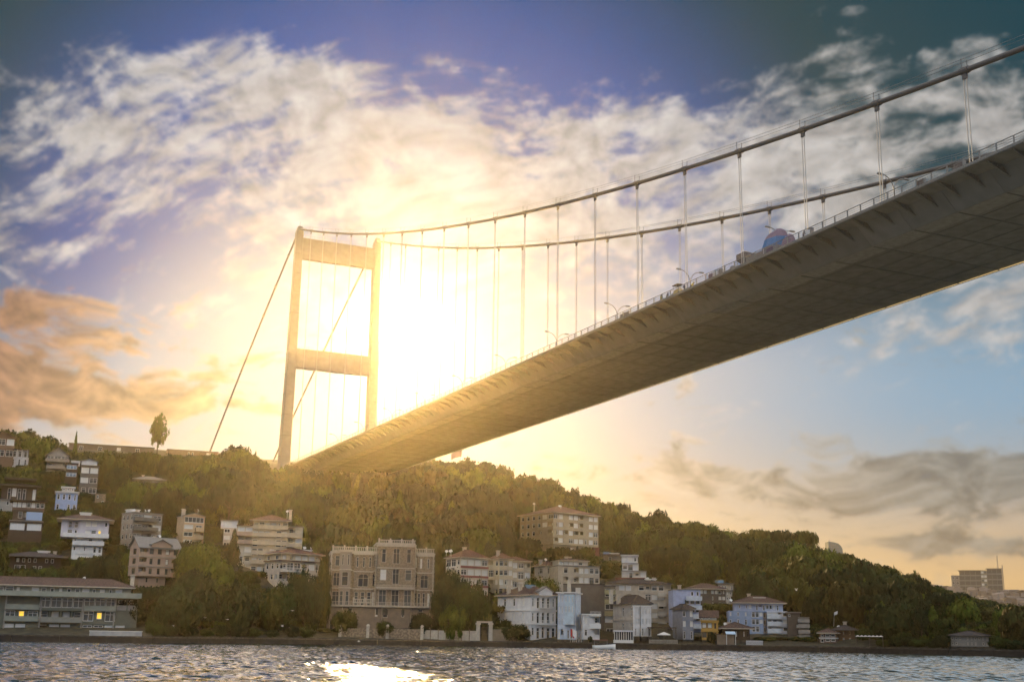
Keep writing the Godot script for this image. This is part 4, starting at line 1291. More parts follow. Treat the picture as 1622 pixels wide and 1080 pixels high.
func make_shore_things():
	# garden wall in front of the stone mansion
	var w := thing("garden_wall", "long weathered garden wall along the quay below the stone mansion", "wall", quay_point(600, 302.0))
	var st := mb()
	var k := 302.0 * cos(PITCH) / FOCAL
	box(st, Vector3(-62 * k, 0, -0.3), Vector3(68 * k, 2.5, 0.0))
	build(st, "wall", M.stone, w)
	for x in [-62, -18, 13, 68]:
		st = mb()
		box(st, Vector3(x * k - 0.35, 0, -0.5), Vector3(x * k + 0.35, 3.1, 0.2))
		prism(st, ring8(Vector3(x * k, 3.1, -0.15), 0.9, 0.9, 0.1), ring8(Vector3(x * k, 3.5, -0.15), 0.3, 0.3, 0.05))
		build(st, "pier", M.stone_pale, w)
	w = thing("panelled_wall", "pale panelled garden wall between the mansion and the stone gate", "wall", quay_point(712, 303.0))
	for q in 7:
		var x := (-43 + q * 12.4) * k
		st = mb()
		box(st, Vector3(x + 0.12, 0, -0.25), Vector3(x + 12.4 * k - 0.12, 2.3, 0.0))
		build(st, "panel", M.stone_pale, w)
		st = mb()
		box(st, Vector3(x - 0.12, 0, -0.35), Vector3(x + 0.117, 2.55, 0.08))
		build(st, "post", M.stone, w)
	var gate := thing("stone_gate", "stone gate with two pillars and a dark opening on the quay", "gate", quay_point(767, 303.0))
	for x in [-1.5, 1.5]:
		st = mb()
		prism(st, ring8(Vector3(x, 0, 0), 1.0, 1.0, 0.1), ring8(Vector3(x, 3.8, 0), 0.9, 0.9, 0.1))
		prism(st, ring8(Vector3(x, 3.8, 0), 1.25, 1.25, 0.1), ring8(Vector3(x, 4.2, 0), 1.25, 1.25, 0.1))
		build(st, "pillar", M.stone_pale, gate)
	st = mb()
	box(st, Vector3(-1.9, 4.21, -0.4), Vector3(1.9, 4.6, 0.4))
	build(st, "lintel", M.stone_pale, gate)
	st = mb()
	for q in 9: box(st, Vector3(-0.98 + q * 0.24, 0.0, -0.05), Vector3(-0.92 + q * 0.24, 3.2, 0.05))
	box(st, Vector3(-1.0, 1.6, -0.06), Vector3(1.0, 1.7, 0.06)); box(st, Vector3(-1.0, 3.1, -0.06), Vector3(1.0, 3.2, 0.06))
	build(st, "grille", M.frame_dark, gate)
	w = thing("stained_wall", "stained plaster wall between the stone gate and the white seaside mansion", "wall", quay_point(798, 303.5))
	st = mb()
	box(st, Vector3(-18 * k, 0, -0.3), Vector3(21 * k, 2.6, 0.0)); box(st, Vector3(-18 * k, 2.604, -0.38), Vector3(21 * k, 2.75, 0.08))
	build(st, "wall", wall_mat(0.34, 0.28, 0.21), w)
	w = thing("harbour_wall", "broken white-capped stone wall by the quay right of the long waterfront block", "wall", quay_point(247, 276.0))
	st = mb()
	box(st, Vector3(-2.6, 0, -0.4), Vector3(9.5, 1.2, 0)); box(st, Vector3(-2.6, 1.2, -0.45), Vector3(-1.5, 4.2, 0.05)); box(st, Vector3(-2.7, 4.2, -0.55), Vector3(-1.4, 4.4, 0.15))
	build(st, "wall", M.stone, w)
	st = mb()
	for q in [0.6, 2.3, 4.0, 5.7, 7.4]: box(st, Vector3(q, 1.21, -0.35), Vector3(q + 1.1, 1.75 + 0.2 * sin(q * 3.0), -0.05))
	build(st, "parapet", M.stone_pale, w)
	w = thing("white_quay_wall", "low white wall on the quay before the right end of the long waterfront block", "wall", quay_point(195, 257.5))
	st = mb(); box(st, Vector3(-7.0, 0, -0.3), Vector3(3.6, 0.9, 0)); build(st, "wall", wall_mat(0.45, 0.45, 0.44), w)
	st = mb(); box(st, Vector3(-7.1, 0.904, -0.36), Vector3(3.7, 1.02, 0.06)); build(st, "coping", M.white, w)
	for a in [[457, "left of the pair of stone posts on the quay under the dark trees"], [479, "right of the pair of stone posts on the quay under the dark trees"]]:
		var p := thing("quay_post", "%s" % a[1], "post", quay_point(a[0], 300.0), 0, "stone posts on the quay")
		st = mb()
		prism(st, ring8(Vector3.ZERO, 0.9, 0.9, 0.1), ring8(Vector3(0, 1.7, 0), 0.7, 0.7, 0.1))
		build(st, "shaft", M.stone_pale, p)
		st = mb(true)
		lathe(st, [Vector2(0.45, 1.7), Vector2(0.45, 1.8), Vector2(0.2, 1.95), Vector2(0.32, 2.2), Vector2(0.2, 2.5), Vector2(0.0, 2.55)], 10)
		build(st, "finial", M.stone_pale, p)
	var lp := thing("garden_lamp", "thin white garden lamp post among the dark trees at left", "lamp post", quay_point(250, 284.0, 2.0))
	st = mb(true)
	tube(st, [Vector3.ZERO, Vector3(0, 7.6, 0)], [0.13, 0.1], 8)
	build(st, "pole", M.metal_white, lp)
	st = mb(true)
	lathe(st, [Vector2(0.0, 7.55), Vector2(0.22, 7.65), Vector2(0.3, 7.95), Vector2(0.2, 8.25), Vector2(0.0, 8.32)], 10)
	build(st, "globe", M.metal_white, lp)
	# terrace pavilion before the grey timber mansion
	var pv := thing("terrace_pavilion", "low glazed terrace pavilion with white fascia on the quay before the grey timber mansion", "pavilion", quay_point(987, 297.0))
	st = mb()
	box(st, Vector3(-14 * k, 2.6, -3), Vector3(17 * k, 2.95, 0.3)); build(st, "roof", M.awning, pv)
	st = mb()
	box(st, Vector3(-13.5 * k, 0, -2.9), Vector3(16.5 * k, 0.75, -0.02)); build(st, "parapet", M.white, pv)
	for q in 9:
		st = mb()
		var x := (-13 + q * 3.6) * k
		box(st, Vector3(x - 0.07, 0.753, -0.16), Vector3(x + 0.07, 2.597, -0.03)); build(st, "post", M.white, pv)
	st = mb()
	box(st, Vector3(-13.4 * k, 0.76, -0.4), Vector3(16.4 * k, 2.59, -0.35)); build(st, "glazing", M.glass, pv)
	# second terrace with a parasol
	pv = thing("dark_terrace", "dark covered terrace with picket fence on the quay under the big beige block", "terrace", quay_point(1050, 299.0))
	st = mb()
	box(st, Vector3(-22 * k, 3.6, -5), Vector3(22 * k, 3.8, 0)); build(st, "canopy", M.roof_dark, pv)
	st = mb()
	for q in 26: box(st, Vector3((-22 + q * 1.74) * k, 0, 1.0), Vector3((-22 + q * 1.74) * k + 0.12, 1.0, 1.06))
	box(st, Vector3(-22 * k, 0.7, 1.07), Vector3(22 * k, 0.78, 1.1)); build(st, "picket_fence", M.stone_pale, pv)
	for x in [-21.5, -7, 7, 21]:
		st = mb(); box(st, Vector3(x * k - 0.08, 0, -0.2), Vector3(x * k + 0.08, 3.597, -0.04)); build(st, "post", M.frame_dark, pv)
	var um := thing("parasol", "open white parasol on the dark terrace", "parasol", quay_point(1052, 298.4))
	st = mb(true); tube(st, [Vector3.ZERO, Vector3(0, 2.6, 0)], [0.05, 0.04], 6); build(st, "pole", M.rail, um)
	st = mb()
	for q in 8:
		var a := TAU * q / 8.0
		var b := TAU * (q + 1) / 8.0
		tri(st, Vector3(0, 2.75, 0), Vector3(cos(a) * 1.55, 2.15, sin(a) * 1.55), Vector3(cos(b) * 1.55, 2.15, sin(b) * 1.55))
		quad(st, Vector3(cos(a) * 1.55, 2.15, sin(a) * 1.55), Vector3(cos(a) * 1.56, 1.98, sin(a) * 1.56), Vector3(cos(b) * 1.56, 1.98, sin(b) * 1.56), Vector3(cos(b) * 1.55, 2.15, sin(b) * 1.55))
	build(st, "canopy", M.white, um)
	um = thing("roof_parasol", "white parasol on the terrace of the stepped modern house", "parasol", Vector3.ZERO)
	um.position = hit(1019, 917) + Vector3(0, 2.2, 0.2)
	st = mb(true); tube(st, [Vector3(0, -2.2, 0), Vector3(0, 2.2, 0)], [0.05, 0.04], 6); build(st, "pole", M.rail, um)
	st = mb(true); lathe(st, [Vector2(1.5, 1.6), Vector2(1.1, 1.95), Vector2(0.5, 2.2), Vector2(0.0, 2.3)], 10); build(st, "canopy", M.white, um)
	# flags beside the pale blue house
	for a in [[903.5, M.flag_red, "red flag hanging on a pole at the foot of the pale blue house"], [907.0, M.flag_white, "pale flag hanging beside the red one at the pale blue house"]]:
		var fl := thing("flag", a[2], "flag", quay_point(a[0], 296.0), 0, "flags on the quay")
		st = mb(true); tube(st, [Vector3.ZERO, Vector3(0, 3.4, 0)], [0.04, 0.03], 6); build(st, "pole", M.metal_white, fl)
		st = mb(true)
		for q in 4:
			var x0 := 0.04 + q * 0.22
			var f := func(x: float, y: float) -> Vector3: return Vector3(x, y - x * 0.7, 0.10 * sin(x * 7.0))
			quad(st, f.call(x0, 1.5), f.call(x0, 3.2), f.call(x0 + 0.22, 3.2), f.call(x0 + 0.22, 1.5))
		build(st, "cloth", a[1], fl)
	var fn := thing("white_trellis", "white trellis fence on the quay right of the pale blue house", "fence", quay_point(914.5, 299.0))
	for q in 6:
		st = mb(); box(st, Vector3(-1.0 + q * 0.4, 0, -0.04), Vector3(-0.92 + q * 0.4, 2.4, 0.04)); build(st, "post", M.white, fn)
	st = mb(); box(st, Vector3(-1.0, 2.41, -0.05), Vector3(1.1, 2.5, 0.05)); build(st, "rail", M.white, fn)
	fn = thing("white_fence", "low white fence on the quay under the blue apartment block", "fence", quay_point(1195, 296.0))
	for q in 22:
		st = mb(); box(st, Vector3(-1.9 + q * 0.18, 0, -0.03), Vector3(-1.8 + q * 0.18, 1.1, 0.03)); build(st, "picket", M.awning, fn)
	st = mb(); box(st, Vector3(-1.9, 0.85, 0.033), Vector3(2.1, 0.95, 0.07)); build(st, "rail", M.awning, fn)
	var kk := thing("boat_shed", "small stone shed with pale blue awning on the quay right of the yellow house", "shed", quay_point(1156, 298.0))
	st = mb(); box(st, Vector3(-2.8, 0, -3), Vector3(1.2, 2.3, -0.6)); build(st, "wall", wall_mat(0.32, 0.24, 0.17), kk)
	st = mb(); prism(st, [Vector3(-0.9, 3.0, -0.6), Vector3(1.4, 3.0, -0.6), Vector3(1.4, 2.4, 0.7), Vector3(-0.9, 2.4, 0.7)], [Vector3(-0.9, 3.08, -0.6), Vector3(1.4, 3.08, -0.6), Vector3(1.4, 2.48, 0.7), Vector3(-0.9, 2.48, 0.7)]); build(st, "awning", mat(lin(0.45, 0.58, 0.72), 0.8), kk)
	st = mb(); box(st, Vector3(-3.1, 2.304, -3.2), Vector3(1.3, 2.5, -0.4)); build(st, "roof", M.roof_brown, kk)
	for x in [-0.8, 1.3]:
		st = mb(); box(st, Vector3(x - 0.06, 0, 0.5), Vector3(x + 0.06, 2.38, 0.62)); build(st, "post", M.white, kk)
	var jt := thing("jetty_awning", "row of small white awnings over a jetty right of the orange trimmed house", "awning", quay_point(1378, 276.0))
	for q in 7:
		st = mb(); var x := -2.9 + q * 0.84
		prism(st, [Vector3(x, 2.3, 0.4), Vector3(x + 0.78, 2.3, 0.4), Vector3(x + 0.39, 2.55, 0.4)], [Vector3(x, 2.3, -0.6), Vector3(x + 0.78, 2.3, -0.6), Vector3(x + 0.39, 2.55, -0.6)]); build(st, "awning", M.white, jt)
	for x in [-2.9, 0.0, 2.9]:
		st = mb(); box(st, Vector3(x - 0.05, 0, -0.1), Vector3(x + 0.05, 2.297, 0.1)); build(st, "post", M.frame_dark, jt)
	# moored motor boat
	var bt := thing("motor_boat", "small covered motor boat moored at the quay left of the terrace pavilion", "boat", quay_point(957, 288.0, 0.05))
	st = mb(true)
	var sect := []
	for q in 9:
		var t := q / 8.0
		var wd := 0.95 * sin(PI * (0.14 + 0.84 * (1.0 - pow(t, 2.2)) * 0.58)) * (1.0 if q < 8 else 0.02)
		sect.append([Vector3(-2.6 + 5.2 * t, 0.75 + 0.35 * t * t, wd), Vector3(-2.6 + 5.2 * t, -0.3, wd * 0.5), Vector3(-2.6 + 5.2 * t, -0.3, -wd * 0.5), Vector3(-2.6 + 5.2 * t, 0.75 + 0.35 * t * t, -wd)])
	for q in 8:
		for j in 3: quad(st, sect[q][j], sect[q + 1][j], sect[q + 1][j + 1], sect[q][j + 1])
		quad(st, sect[q][3], sect[q + 1][3], sect[q + 1][0], sect[q][0])
	quad(st, sect[0][0], sect[0][1], sect[0][2], sect[0][3])
	build(st, "hull", M.white, bt)
	st = mb(); box(st, Vector3(-2.3, 1.9, -0.8), Vector3(0.8, 1.98, 0.8)); build(st, "canopy", mat(lin(0.5, 0.22, 0.2), 0.8), bt)
	st = mb()
	for x in [-2.2, 0.7]:
		for z in [-0.7, 0.7]: box(st, Vector3(x - 0.03, 0.8, z - 0.03), Vector3(x + 0.03, 1.9, z + 0.03))
	build(st, "canopy_posts", M.rail, bt)
	# flag pole on the orange house, the great flag beyond the hill
	var fp := thing("flag_pole", "thin pole with small pale flag above the orange trimmed house", "flag pole", quay_point(1322, 306.0, 6.0))
	st = mb(true); tube(st, [Vector3.ZERO, Vector3(0.3, 3.4, 0)], [0.05, 0.03], 6); build(st, "pole", M.metal_white, fp)
	st = mb(); prism(st, [Vector3(0.3, 3.3, 0), Vector3(0.25, 2.6, 0), Vector3(1.0, 2.9, 0.15), Vector3(1.1, 3.7, 0.15)], [Vector3(0.3, 3.3, 0.02), Vector3(0.25, 2.6, 0.02), Vector3(1.0, 2.9, 0.17), Vector3(1.1, 3.7, 0.17)]); build(st, "cloth", M.awning, fp)
	var base := at(731, 745, 560.0)
	fp = thing("tall_flag_pole", "tall flag pole with drooping pinkish flag behind the hilltop trees under the bridge", "flag pole", base)
	st = mb(true); tube(st, [Vector3(0, -15, 0), Vector3(0, 9.6, 0)], [0.22, 0.14], 8); build(st, "pole", M.metal_white, fp)
	st = mb(true)
	for q in 5:
		var x0 := -0.2 - q * 0.95
		var f := func(x: float, y: float) -> Vector3: return Vector3(x, y + x * 0.12 - 0.05 * x * x, 0.3 * sin(x * 1.6))
		quad(st, f.call(x0, 6.4), f.call(x0, 9.3), f.call(x0 - 0.95, 9.3), f.call(x0 - 0.95, 6.4))
	build(st, "cloth", mat(lin(0.40, 0.22, 0.18), 0.8), fp)
	# gulls over the shore
	var gl := [[324, 978, 270, 0.3], [307, 984, 268, -0.4], [360, 981, 265, 0.8], [274, 993, 262, 0.1], [447, 992, 270, 0.6], [463, 967, 280, -0.7], [1262, 935, 300, 0.4], [568, 1016, 240, 0.2]]
	var said := ["highest of the three over the left trees", "lowest left of the three over the left trees", "right of the three over the left trees", "low over the quay by the broken wall", "low over the quay left of the two stone posts", "against the dark trees beside the stone mansion", "against the wood above the dark concrete block", "just above the water before the garden wall"]
	for q in gl.size():
		var g := thing("gull", "white gull flying " + said[q], "bird", at(gl[q][0], gl[q][1], gl[q][2]), gl[q][3], "gulls over the shore")
		st = mb(true)
		lathe(st, [Vector2(0.0, -0.26), Vector2(0.05, -0.2), Vector2(0.085, -0.05), Vector2(0.08, 0.08), Vector2(0.045, 0.17), Vector2(0.05, 0.22), Vector2(0.03, 0.27), Vector2(0.0, 0.31)], 8, Vector3.ZERO)
		var body := mb(true)
		body.append_from(st.commit(), 0, Transform3D(Basis(Vector3(0, 0, 1), -PI / 2), Vector3.ZERO))
		for e in [1.0, -1.0]:
			var up: float = 0.22 + 0.2 * sin(q * 2.3)
			prism(body, [Vector3(0.09, 0.03, 0.05 * e), Vector3(-0.1, 0.03, 0.05 * e), Vector3(-0.1, 0.03 + up, 0.36 * e), Vector3(0.1, 0.03 + up, 0.36 * e)], [Vector3(0.09, 0.05, 0.05 * e), Vector3(-0.1, 0.05, 0.05 * e), Vector3(-0.1, 0.05 + up, 0.36 * e), Vector3(0.1, 0.05 + up, 0.36 * e)])
			prism(body, [Vector3(0.1, 0.03 + up, 0.36 * e), Vector3(-0.1, 0.03 + up, 0.36 * e), Vector3(-0.16, up * 0.8, 0.72 * e)], [Vector3(0.1, 0.045 + up, 0.36 * e), Vector3(-0.1, 0.045 + up, 0.36 * e), Vector3(-0.16, up * 0.8 + 0.01, 0.72 * e)])
		prism(body, [Vector3(-0.2, 0.0, 0.03), Vector3(-0.2, 0.0, -0.03), Vector3(-0.4, 0.01, -0.09), Vector3(-0.4, 0.01, 0.09)], [Vector3(-0.2, 0.015, 0.03), Vector3(-0.2, 0.015, -0.03), Vector3(-0.4, 0.02, -0.09), Vector3(-0.4, 0.02, 0.09)])
		build(body, "body", M.gull, g)

# ---------------------------------------------------------------- works on the bridge deck
# surface nets over the smooth union of tapered capsules [a, b, ra, rb]
func skin(bones: Array, cell: float) -> Mesh:
	var lo := Vector3.ONE * 1e9
	var hi := -lo
	for b in bones:
		for e in 2:
			var r: float = b[2 + e] + cell * 2.0
			lo = lo.min(b[e] - Vector3.ONE * r); hi = hi.max(b[e] + Vector3.ONE * r)
	var n := Vector3i(((hi - lo) / cell).ceil()) + Vector3i.ONE
	var f := PackedFloat32Array(); f.resize(n.x * n.y * n.z)
	var i := 0
	for z in n.z:
		for y in n.y:
			for x in n.x:
				var p := lo + Vector3(x, y, z) * cell
				var d := 1.0
				for b in bones:
					var ab: Vector3 = b[1] - b[0]
					var t: float = clamp((p - b[0]).dot(ab) / maxf(ab.length_squared(), 1e-6), 0.0, 1.0)
					var q: float = p.distance_to(b[0] + ab * t) - lerpf(b[2], b[3], t)
					var h: float = clamp(0.5 + 0.5 * (d - q) / 0.05, 0.0, 1.0)
					d = lerpf(d, q, h) - 0.05 * h * (1.0 - h)
				f[i] = d
				i += 1
	var vid := {}
	var st := mb(true)
	var cnt := 0
	var idx := func(x: int, y: int, z: int) -> int: return x + n.x * (y + n.y * z)
	for z in n.z - 1:
		for y in n.y - 1:
			for x in n.x - 1:
				var s := Vector3.ZERO
				var c := 0
				for e in [[0, 1], [2, 3], [4, 5], [6, 7], [0, 2], [1, 3], [4, 6], [5, 7], [0, 4], [1, 5], [2, 6], [3, 7]]:
					var a := Vector3i(e[0] & 1, (e[0] >> 1) & 1, e[0] >> 2)
					var b := Vector3i(e[1] & 1, (e[1] >> 1) & 1, e[1] >> 2)
					var fa: float = f[idx.call(x + a.x, y + a.y, z + a.z)]
					var fb: float = f[idx.call(x + b.x, y + b.y, z + b.z)]
					if (fa < 0.0) != (fb < 0.0):
						s += Vector3(a).lerp(Vector3(b), fa / (fa - fb)); c += 1
				if c > 0:
					st.add_vertex(lo + (Vector3(x, y, z) + s / c) * cell)
					vid[idx.call(x, y, z)] = cnt
					cnt += 1
	for z in range(1, n.z - 1):
		for y in range(1, n.y - 1):
			for x in range(1, n.x - 1):
				var here: bool = f[idx.call(x, y, z)] < 0.0
				for ax in 3:
					var o: Vector3i = [Vector3i(1, 0, 0), Vector3i(0, 1, 0), Vector3i(0, 0, 1)][ax]
					if here == (f[idx.call(x + o.x, y + o.y, z + o.z)] < 0.0): continue
					var u: Vector3i = [Vector3i(0, 1, 0), Vector3i(0, 0, 1), Vector3i(1, 0, 0)][ax]
					var v: Vector3i = [Vector3i(0, 0, 1), Vector3i(1, 0, 0), Vector3i(0, 1, 0)][ax]
					var q := [vid[idx.call(x, y, z)], vid[idx.call(x - u.x, y - u.y, z - u.z)], vid[idx.call(x - u.x - v.x, y - u.y - v.y, z - u.z - v.z)], vid[idx.call(x - v.x, y - v.y, z - v.z)]]
					if here: q.reverse()
					for j in [0, 1, 2, 0, 2, 3]: st.add_index(q[j])
	st.generate_normals()
	return st.commit()

func worker(label: String, s: float, off: float, turn: float, bend: float, vest: Material):
	var p := thing("person", label, "person", on_deck(s, off), turn, "workers on the bridge")
	var hip_ := Vector3(0, 0.92, 0)
	var chest := hip_ + Vector3(0, 0.42 * cos(bend), 0.42 * sin(bend))
	var neck := chest + Vector3(0, 0.16 * cos(bend), 0.16 * sin(bend))
	var head := neck + Vector3(0, 0.17 * cos(bend * 0.5), 0.17 * sin(bend * 0.5) + 0.02)
	var bones := [[hip_ + Vector3(0, 0.02, 0), chest, 0.15, 0.165], [chest, neck, 0.10, 0.06], [neck, head, 0.06, 0.09], [head, head + Vector3(0, 0.06, 0.0), 0.10, 0.095], [head + Vector3(0, 0.0, 0.09), head + Vector3(0, -0.02, 0.11), 0.02, 0.018]]
	for e in [-1.0, 1.0]:
		var sh: Vector3 = chest + Vector3(0.17 * e, 0.08, 0)
		var el: Vector3 = sh + Vector3(0.06 * e, -0.27, 0.06 + 0.1 * bend)
		var wr: Vector3 = el + Vector3(-0.02 * e, -0.16, 0.18)
		var hp := Vector3(0.09 * e, 0.9, 0)
		var kn := Vector3(0.10 * e, 0.49, 0.05 * e)
		var an := Vector3(0.11 * e, 0.08, 0.08 * e - 0.03)
		bones += [[chest + Vector3(0, 0.06, 0), sh, 0.09, 0.07], [sh, el, 0.058, 0.045], [el, wr, 0.045, 0.032], [wr, wr + Vector3(0, -0.04, 0.10), 0.035, 0.02], [hp, kn, 0.085, 0.06], [kn, an, 0.06, 0.042], [an, an + Vector3(0, -0.03, 0.16), 0.048, 0.035]]
	add(skin(bones, 0.045), "body", M.cloth_dark, p)
	var st := mb(true)
	lathe(st, [Vector2(0.20, 0.86), Vector2(0.215, 1.1), Vector2(0.23, 1.38), Vector2(0.19, 1.48), Vector2(0.09, 1.5)], 10, Vector3.ZERO, Vector3(1, 1, 0.8))
	var v := build(st, "vest", vest, p)
	v.transform = Transform3D(Basis(Vector3.RIGHT, bend), Vector3(0, 0.92 * (1 - cos(bend)), -0.92 * sin(bend)))
	st = mb(true)
	lathe(st, [Vector2(0.14, 0.0), Vector2(0.118, 0.02), Vector2(0.11, 0.07), Vector2(0.07, 0.12), Vector2(0.0, 0.135)], 10, head + Vector3(0, 0.05, 0))
	build(st, "helmet", vest, p)

func make_deck_things():
	var yaw := PHI + PI / 2      # x of a thing runs along the bridge
	var T0 := func(s: float, off: float, up := 0.0) -> Transform3D: return Transform3D(BR.basis, on_deck(s, off, up))
	var st := mb()
	# hopper: a square bin on legs with a pyramid bottom
	var o := thing("concrete_hopper", "square rusty grey hopper with pointed bottom on thin legs on the bridge", "hopper")
	o.transform = T0.call(303.6, 15.0)
	prism(st, [Vector3(-1.2, 2.6, -1.2), Vector3(1.2, 2.6, -1.2), Vector3(1.2, 2.6, 1.2), Vector3(-1.2, 2.6, 1.2)], [Vector3(-1.2, 3.7, -1.2), Vector3(1.2, 3.7, -1.2), Vector3(1.2, 3.7, 1.2), Vector3(-1.2, 3.7, 1.2)])
	prism(st, [Vector3(-0.15, 1.35, -0.15), Vector3(0.15, 1.35, -0.15), Vector3(0.15, 1.35, 0.15), Vector3(-0.15, 1.35, 0.15)], [Vector3(-1.2, 2.6, -1.2), Vector3(1.2, 2.6, -1.2), Vector3(1.2, 2.6, 1.2), Vector3(-1.2, 2.6, 1.2)])
	build(st, "bin", M.hopper, o)
	st = mb(true); lathe(st, [Vector2(1.1, 3.68), Vector2(0.8, 4.0), Vector2(0.3, 4.25), Vector2(0.0, 4.3)], 10); build(st, "load", M.tarp_grey, o)
	for x in [-1.1, 1.1]:
		for z in [-1.1, 1.1]:
			st = mb(); bar(st, Vector3(x, 0, z), Vector3(x, 2.6, z), 0.12, 0.12); build(st, "leg", M.rail, o)
	# tarpaulin heaps
	for a in [[311.6, 14.6, 2.9, 5.6, "large heap under blue and violet tarpaulin on the bridge", true], [316.2, 15.4, 1.5, 3.4, "smaller violet tarpaulin heap beside the large blue one", false], [320.4, 16.0, 1.0, 1.5, "low grey covered heap on the bridge right of the violet one", false]]:
		o = thing("tarpaulin_heap", a[4], "tarpaulin", Vector3.ZERO, 0, "covered heaps on the bridge")
		o.transform = T0.call(a[0], a[1])
		var prof := [[1.05, 0.0], [0.98, 0.42], [0.84, 0.70], [0.62, 0.88], [0.36, 0.96], [0.0, 1.0]]
		for part in (3 if a[5] else 1):
			st = mb()
			var k0 := 0
			var k1 := 5
			if a[5]: k0 = [0, 1, 2][part]; k1 = [1, 2, 5][part]
			for k in range(k0, k1):
				for j in 18:
					var f := func(kk: int, jj: int) -> Vector3:
						var an := TAU * (jj % 18) / 18.0
						var rr: float = prof[kk][0] * a[2] * (1.0 + 0.09 * sin(an * 3.0 + a[0]) + 0.07 * (((jj % 18) * 7) % 3 - 1))
						return Vector3(cos(an) * rr * (1.0 - 0.22 * cos(an) * (1.0 - prof[kk][1])) + 0.18 * a[2] * prof[kk][1], prof[kk][1] * a[3] * (1.0 + 0.08 * cos(an + 0.5)), sin(an) * rr * 0.8)
					quad(st, f.call(k, j), f.call(k + 1, j), f.call(k + 1, j + 1), f.call(k, j + 1))
			build(st, ["grey_skirt", "blue_sheet", "violet_sheet"][part] if a[5] else "cover", ([M.tarp_grey, M.tarp_blue, M.tarp_violet][part] if a[5] else (M.tarp_violet if a[2] > 1.2 else M.tarp_grey)), o)
	# tank, fence panels
	o = thing("mixing_tank", "round topped grey tank on the bridge left of the hopper", "tank")
	o.transform = T0.call(296.6, 15.6)
	st = mb(true); lathe(st, [Vector2(0.0, 0.0), Vector2(0.8, 0.02), Vector2(0.8, 2.3), Vector2(0.6, 2.6), Vector2(0.2, 2.75), Vector2(0.0, 2.78)], 14); build(st, "tank", M.hopper, o)
	st = mb(true); lathe(st, [Vector2(0.83, 0.9), Vector2(0.83, 1.0)], 14); lathe(st, [Vector2(0.83, 1.8), Vector2(0.83, 1.9)], 14); build(st, "hoop", M.rail, o)
	o = thing("site_container", "squat grey machine housing on the bridge between tank and hopper", "container")
	o.transform = T0.call(300.2, 15.2)
	st = mb(); prism(st, ring8(Vector3(0, 0.25, 0), 2.2, 1.8, 0.15), ring8(Vector3(0, 1.7, 0), 2.2, 1.8, 0.15)); prism(st, ring8(Vector3(0, 1.7, 0), 1.5, 1.3, 0.15), ring8(Vector3(0, 2.3, 0), 1.1, 1.0, 0.15)); build(st, "housing", M.tarp_grey, o)
	for x in [-0.8, 0.8]:
		st = mb(); bar(st, Vector3(x, 0.0, -0.8), Vector3(x, 0.26, -0.8), 0.2, 0.2); bar(st, Vector3(x, 0.0, 0.8), Vector3(x, 0.26, 0.8), 0.2, 0.2); build(st, "foot", M.rail, o)
	var panels := [[297.4, M.tarp_violet, "violet panel"], [299.0, M.awning, "pale panel"], [300.6, M.tarp_grey, "grey panel"], [309.6, M.tarp_grey, "first grey panel"], [312.2, M.tarp_grey, "second grey panel"], [314.8, M.tarp_violet, "violet panel"]]
	for q in panels.size():
		o = thing("barrier_panel", "%s of the barriers leaning on the railing %s" % [panels[q][2], "before the tank and hopper" if q < 3 else "before the tarpaulin heaps"], "barrier", Vector3.ZERO, 0, "barriers at the works")
		o.transform = T0.call(panels[q][0], 18.4)
		var half := 0.74 if q < 3 else 1.25
		st = mb(); box(st, Vector3(-half, 0.05, -0.02), Vector3(half, 1.25, 0.02)); build(st, "panel", panels[q][1], o)
		for x in [-half, half]:
			st = mb(); box(st, Vector3(x - 0.04, 0, -0.05), Vector3(x + 0.04, 1.35, 0.05)); build(st, "post", M.awning if q % 2 == 0 else M.rail, o)
	o = thing("flat_barrier", "flat grey board on the railing under the lamp left of the workers", "barrier"); o.transform = T0.call(266.8, 18.6)
	st = mb(); box(st, Vector3(-1.9, 0.03, -0.04), Vector3(1.9, 1.0, 0.04)); build(st, "board", M.tarp_grey, o)
	for x in [-1.7, 0.0, 1.7]:
		st = mb(); box(st, Vector3(x - 0.06, 0, 0.043), Vector3(x + 0.06, 1.1, 0.12)); build(st, "batten", M.hopper, o)
	# road roller
	o = thing("road_roller", "small road roller with canopy frame among the workers on the bridge", "roller"); o.transform = T0.call(284.6, 17.2)
	st = mb(); prism(st, ring8(Vector3(0.1, 0.6, 0), 2.2, 1.2, 0.15), ring8(Vector3(0.2, 1.5, 0), 1.8, 1.1, 0.15)); build(st, "body", mat(lin(0.35, 0.27, 0.10), 0.6), o)
	for x in [-1.1, 1.1]:
		st = mb(true); tube(st, [Vector3(x, 0.5, -0.6), Vector3(x, 0.5, 0.6)], [0.5, 0.5], 14); build(st, "drum", M.rail, o)
	st = mb()
	for x in [-0.9, 0.3]:
		for z in [-0.5, 0.5]: bar(st, Vector3(x, 1.3, z), Vector3(x, 2.5, z), 0.07, 0.07)
	build(st, "canopy_frame", M.rail, o)
	st = mb(); box(st, Vector3(-1.1, 2.5, -0.65), Vector3(0.9, 2.58, 0.65)); build(st, "canopy", M.hopper, o)
	o = thing("cable_cabinet", "grey cabinet on the bridge footway at the foot of a hanger pair", "cabinet"); o.transform = T0.call(325.3, 17.8)
	st = mb(); prism(st, ring8(Vector3(0, 0.08, 0), 0.8, 0.6, 0.04), ring8(Vector3(0, 1.5, 0), 0.8, 0.6, 0.04)); prism(st, ring8(Vector3(0, 1.5, 0), 0.95, 0.75, 0.04), ring8(Vector3(0, 1.6, 0), 0.9, 0.7, 0.04)); build(st, "case", M.tarp_grey, o)
	st = mb(); box(st, Vector3(-0.32, 0.25, 0.303), Vector3(0.32, 1.4, 0.33)); build(st, "door", M.awning, o)
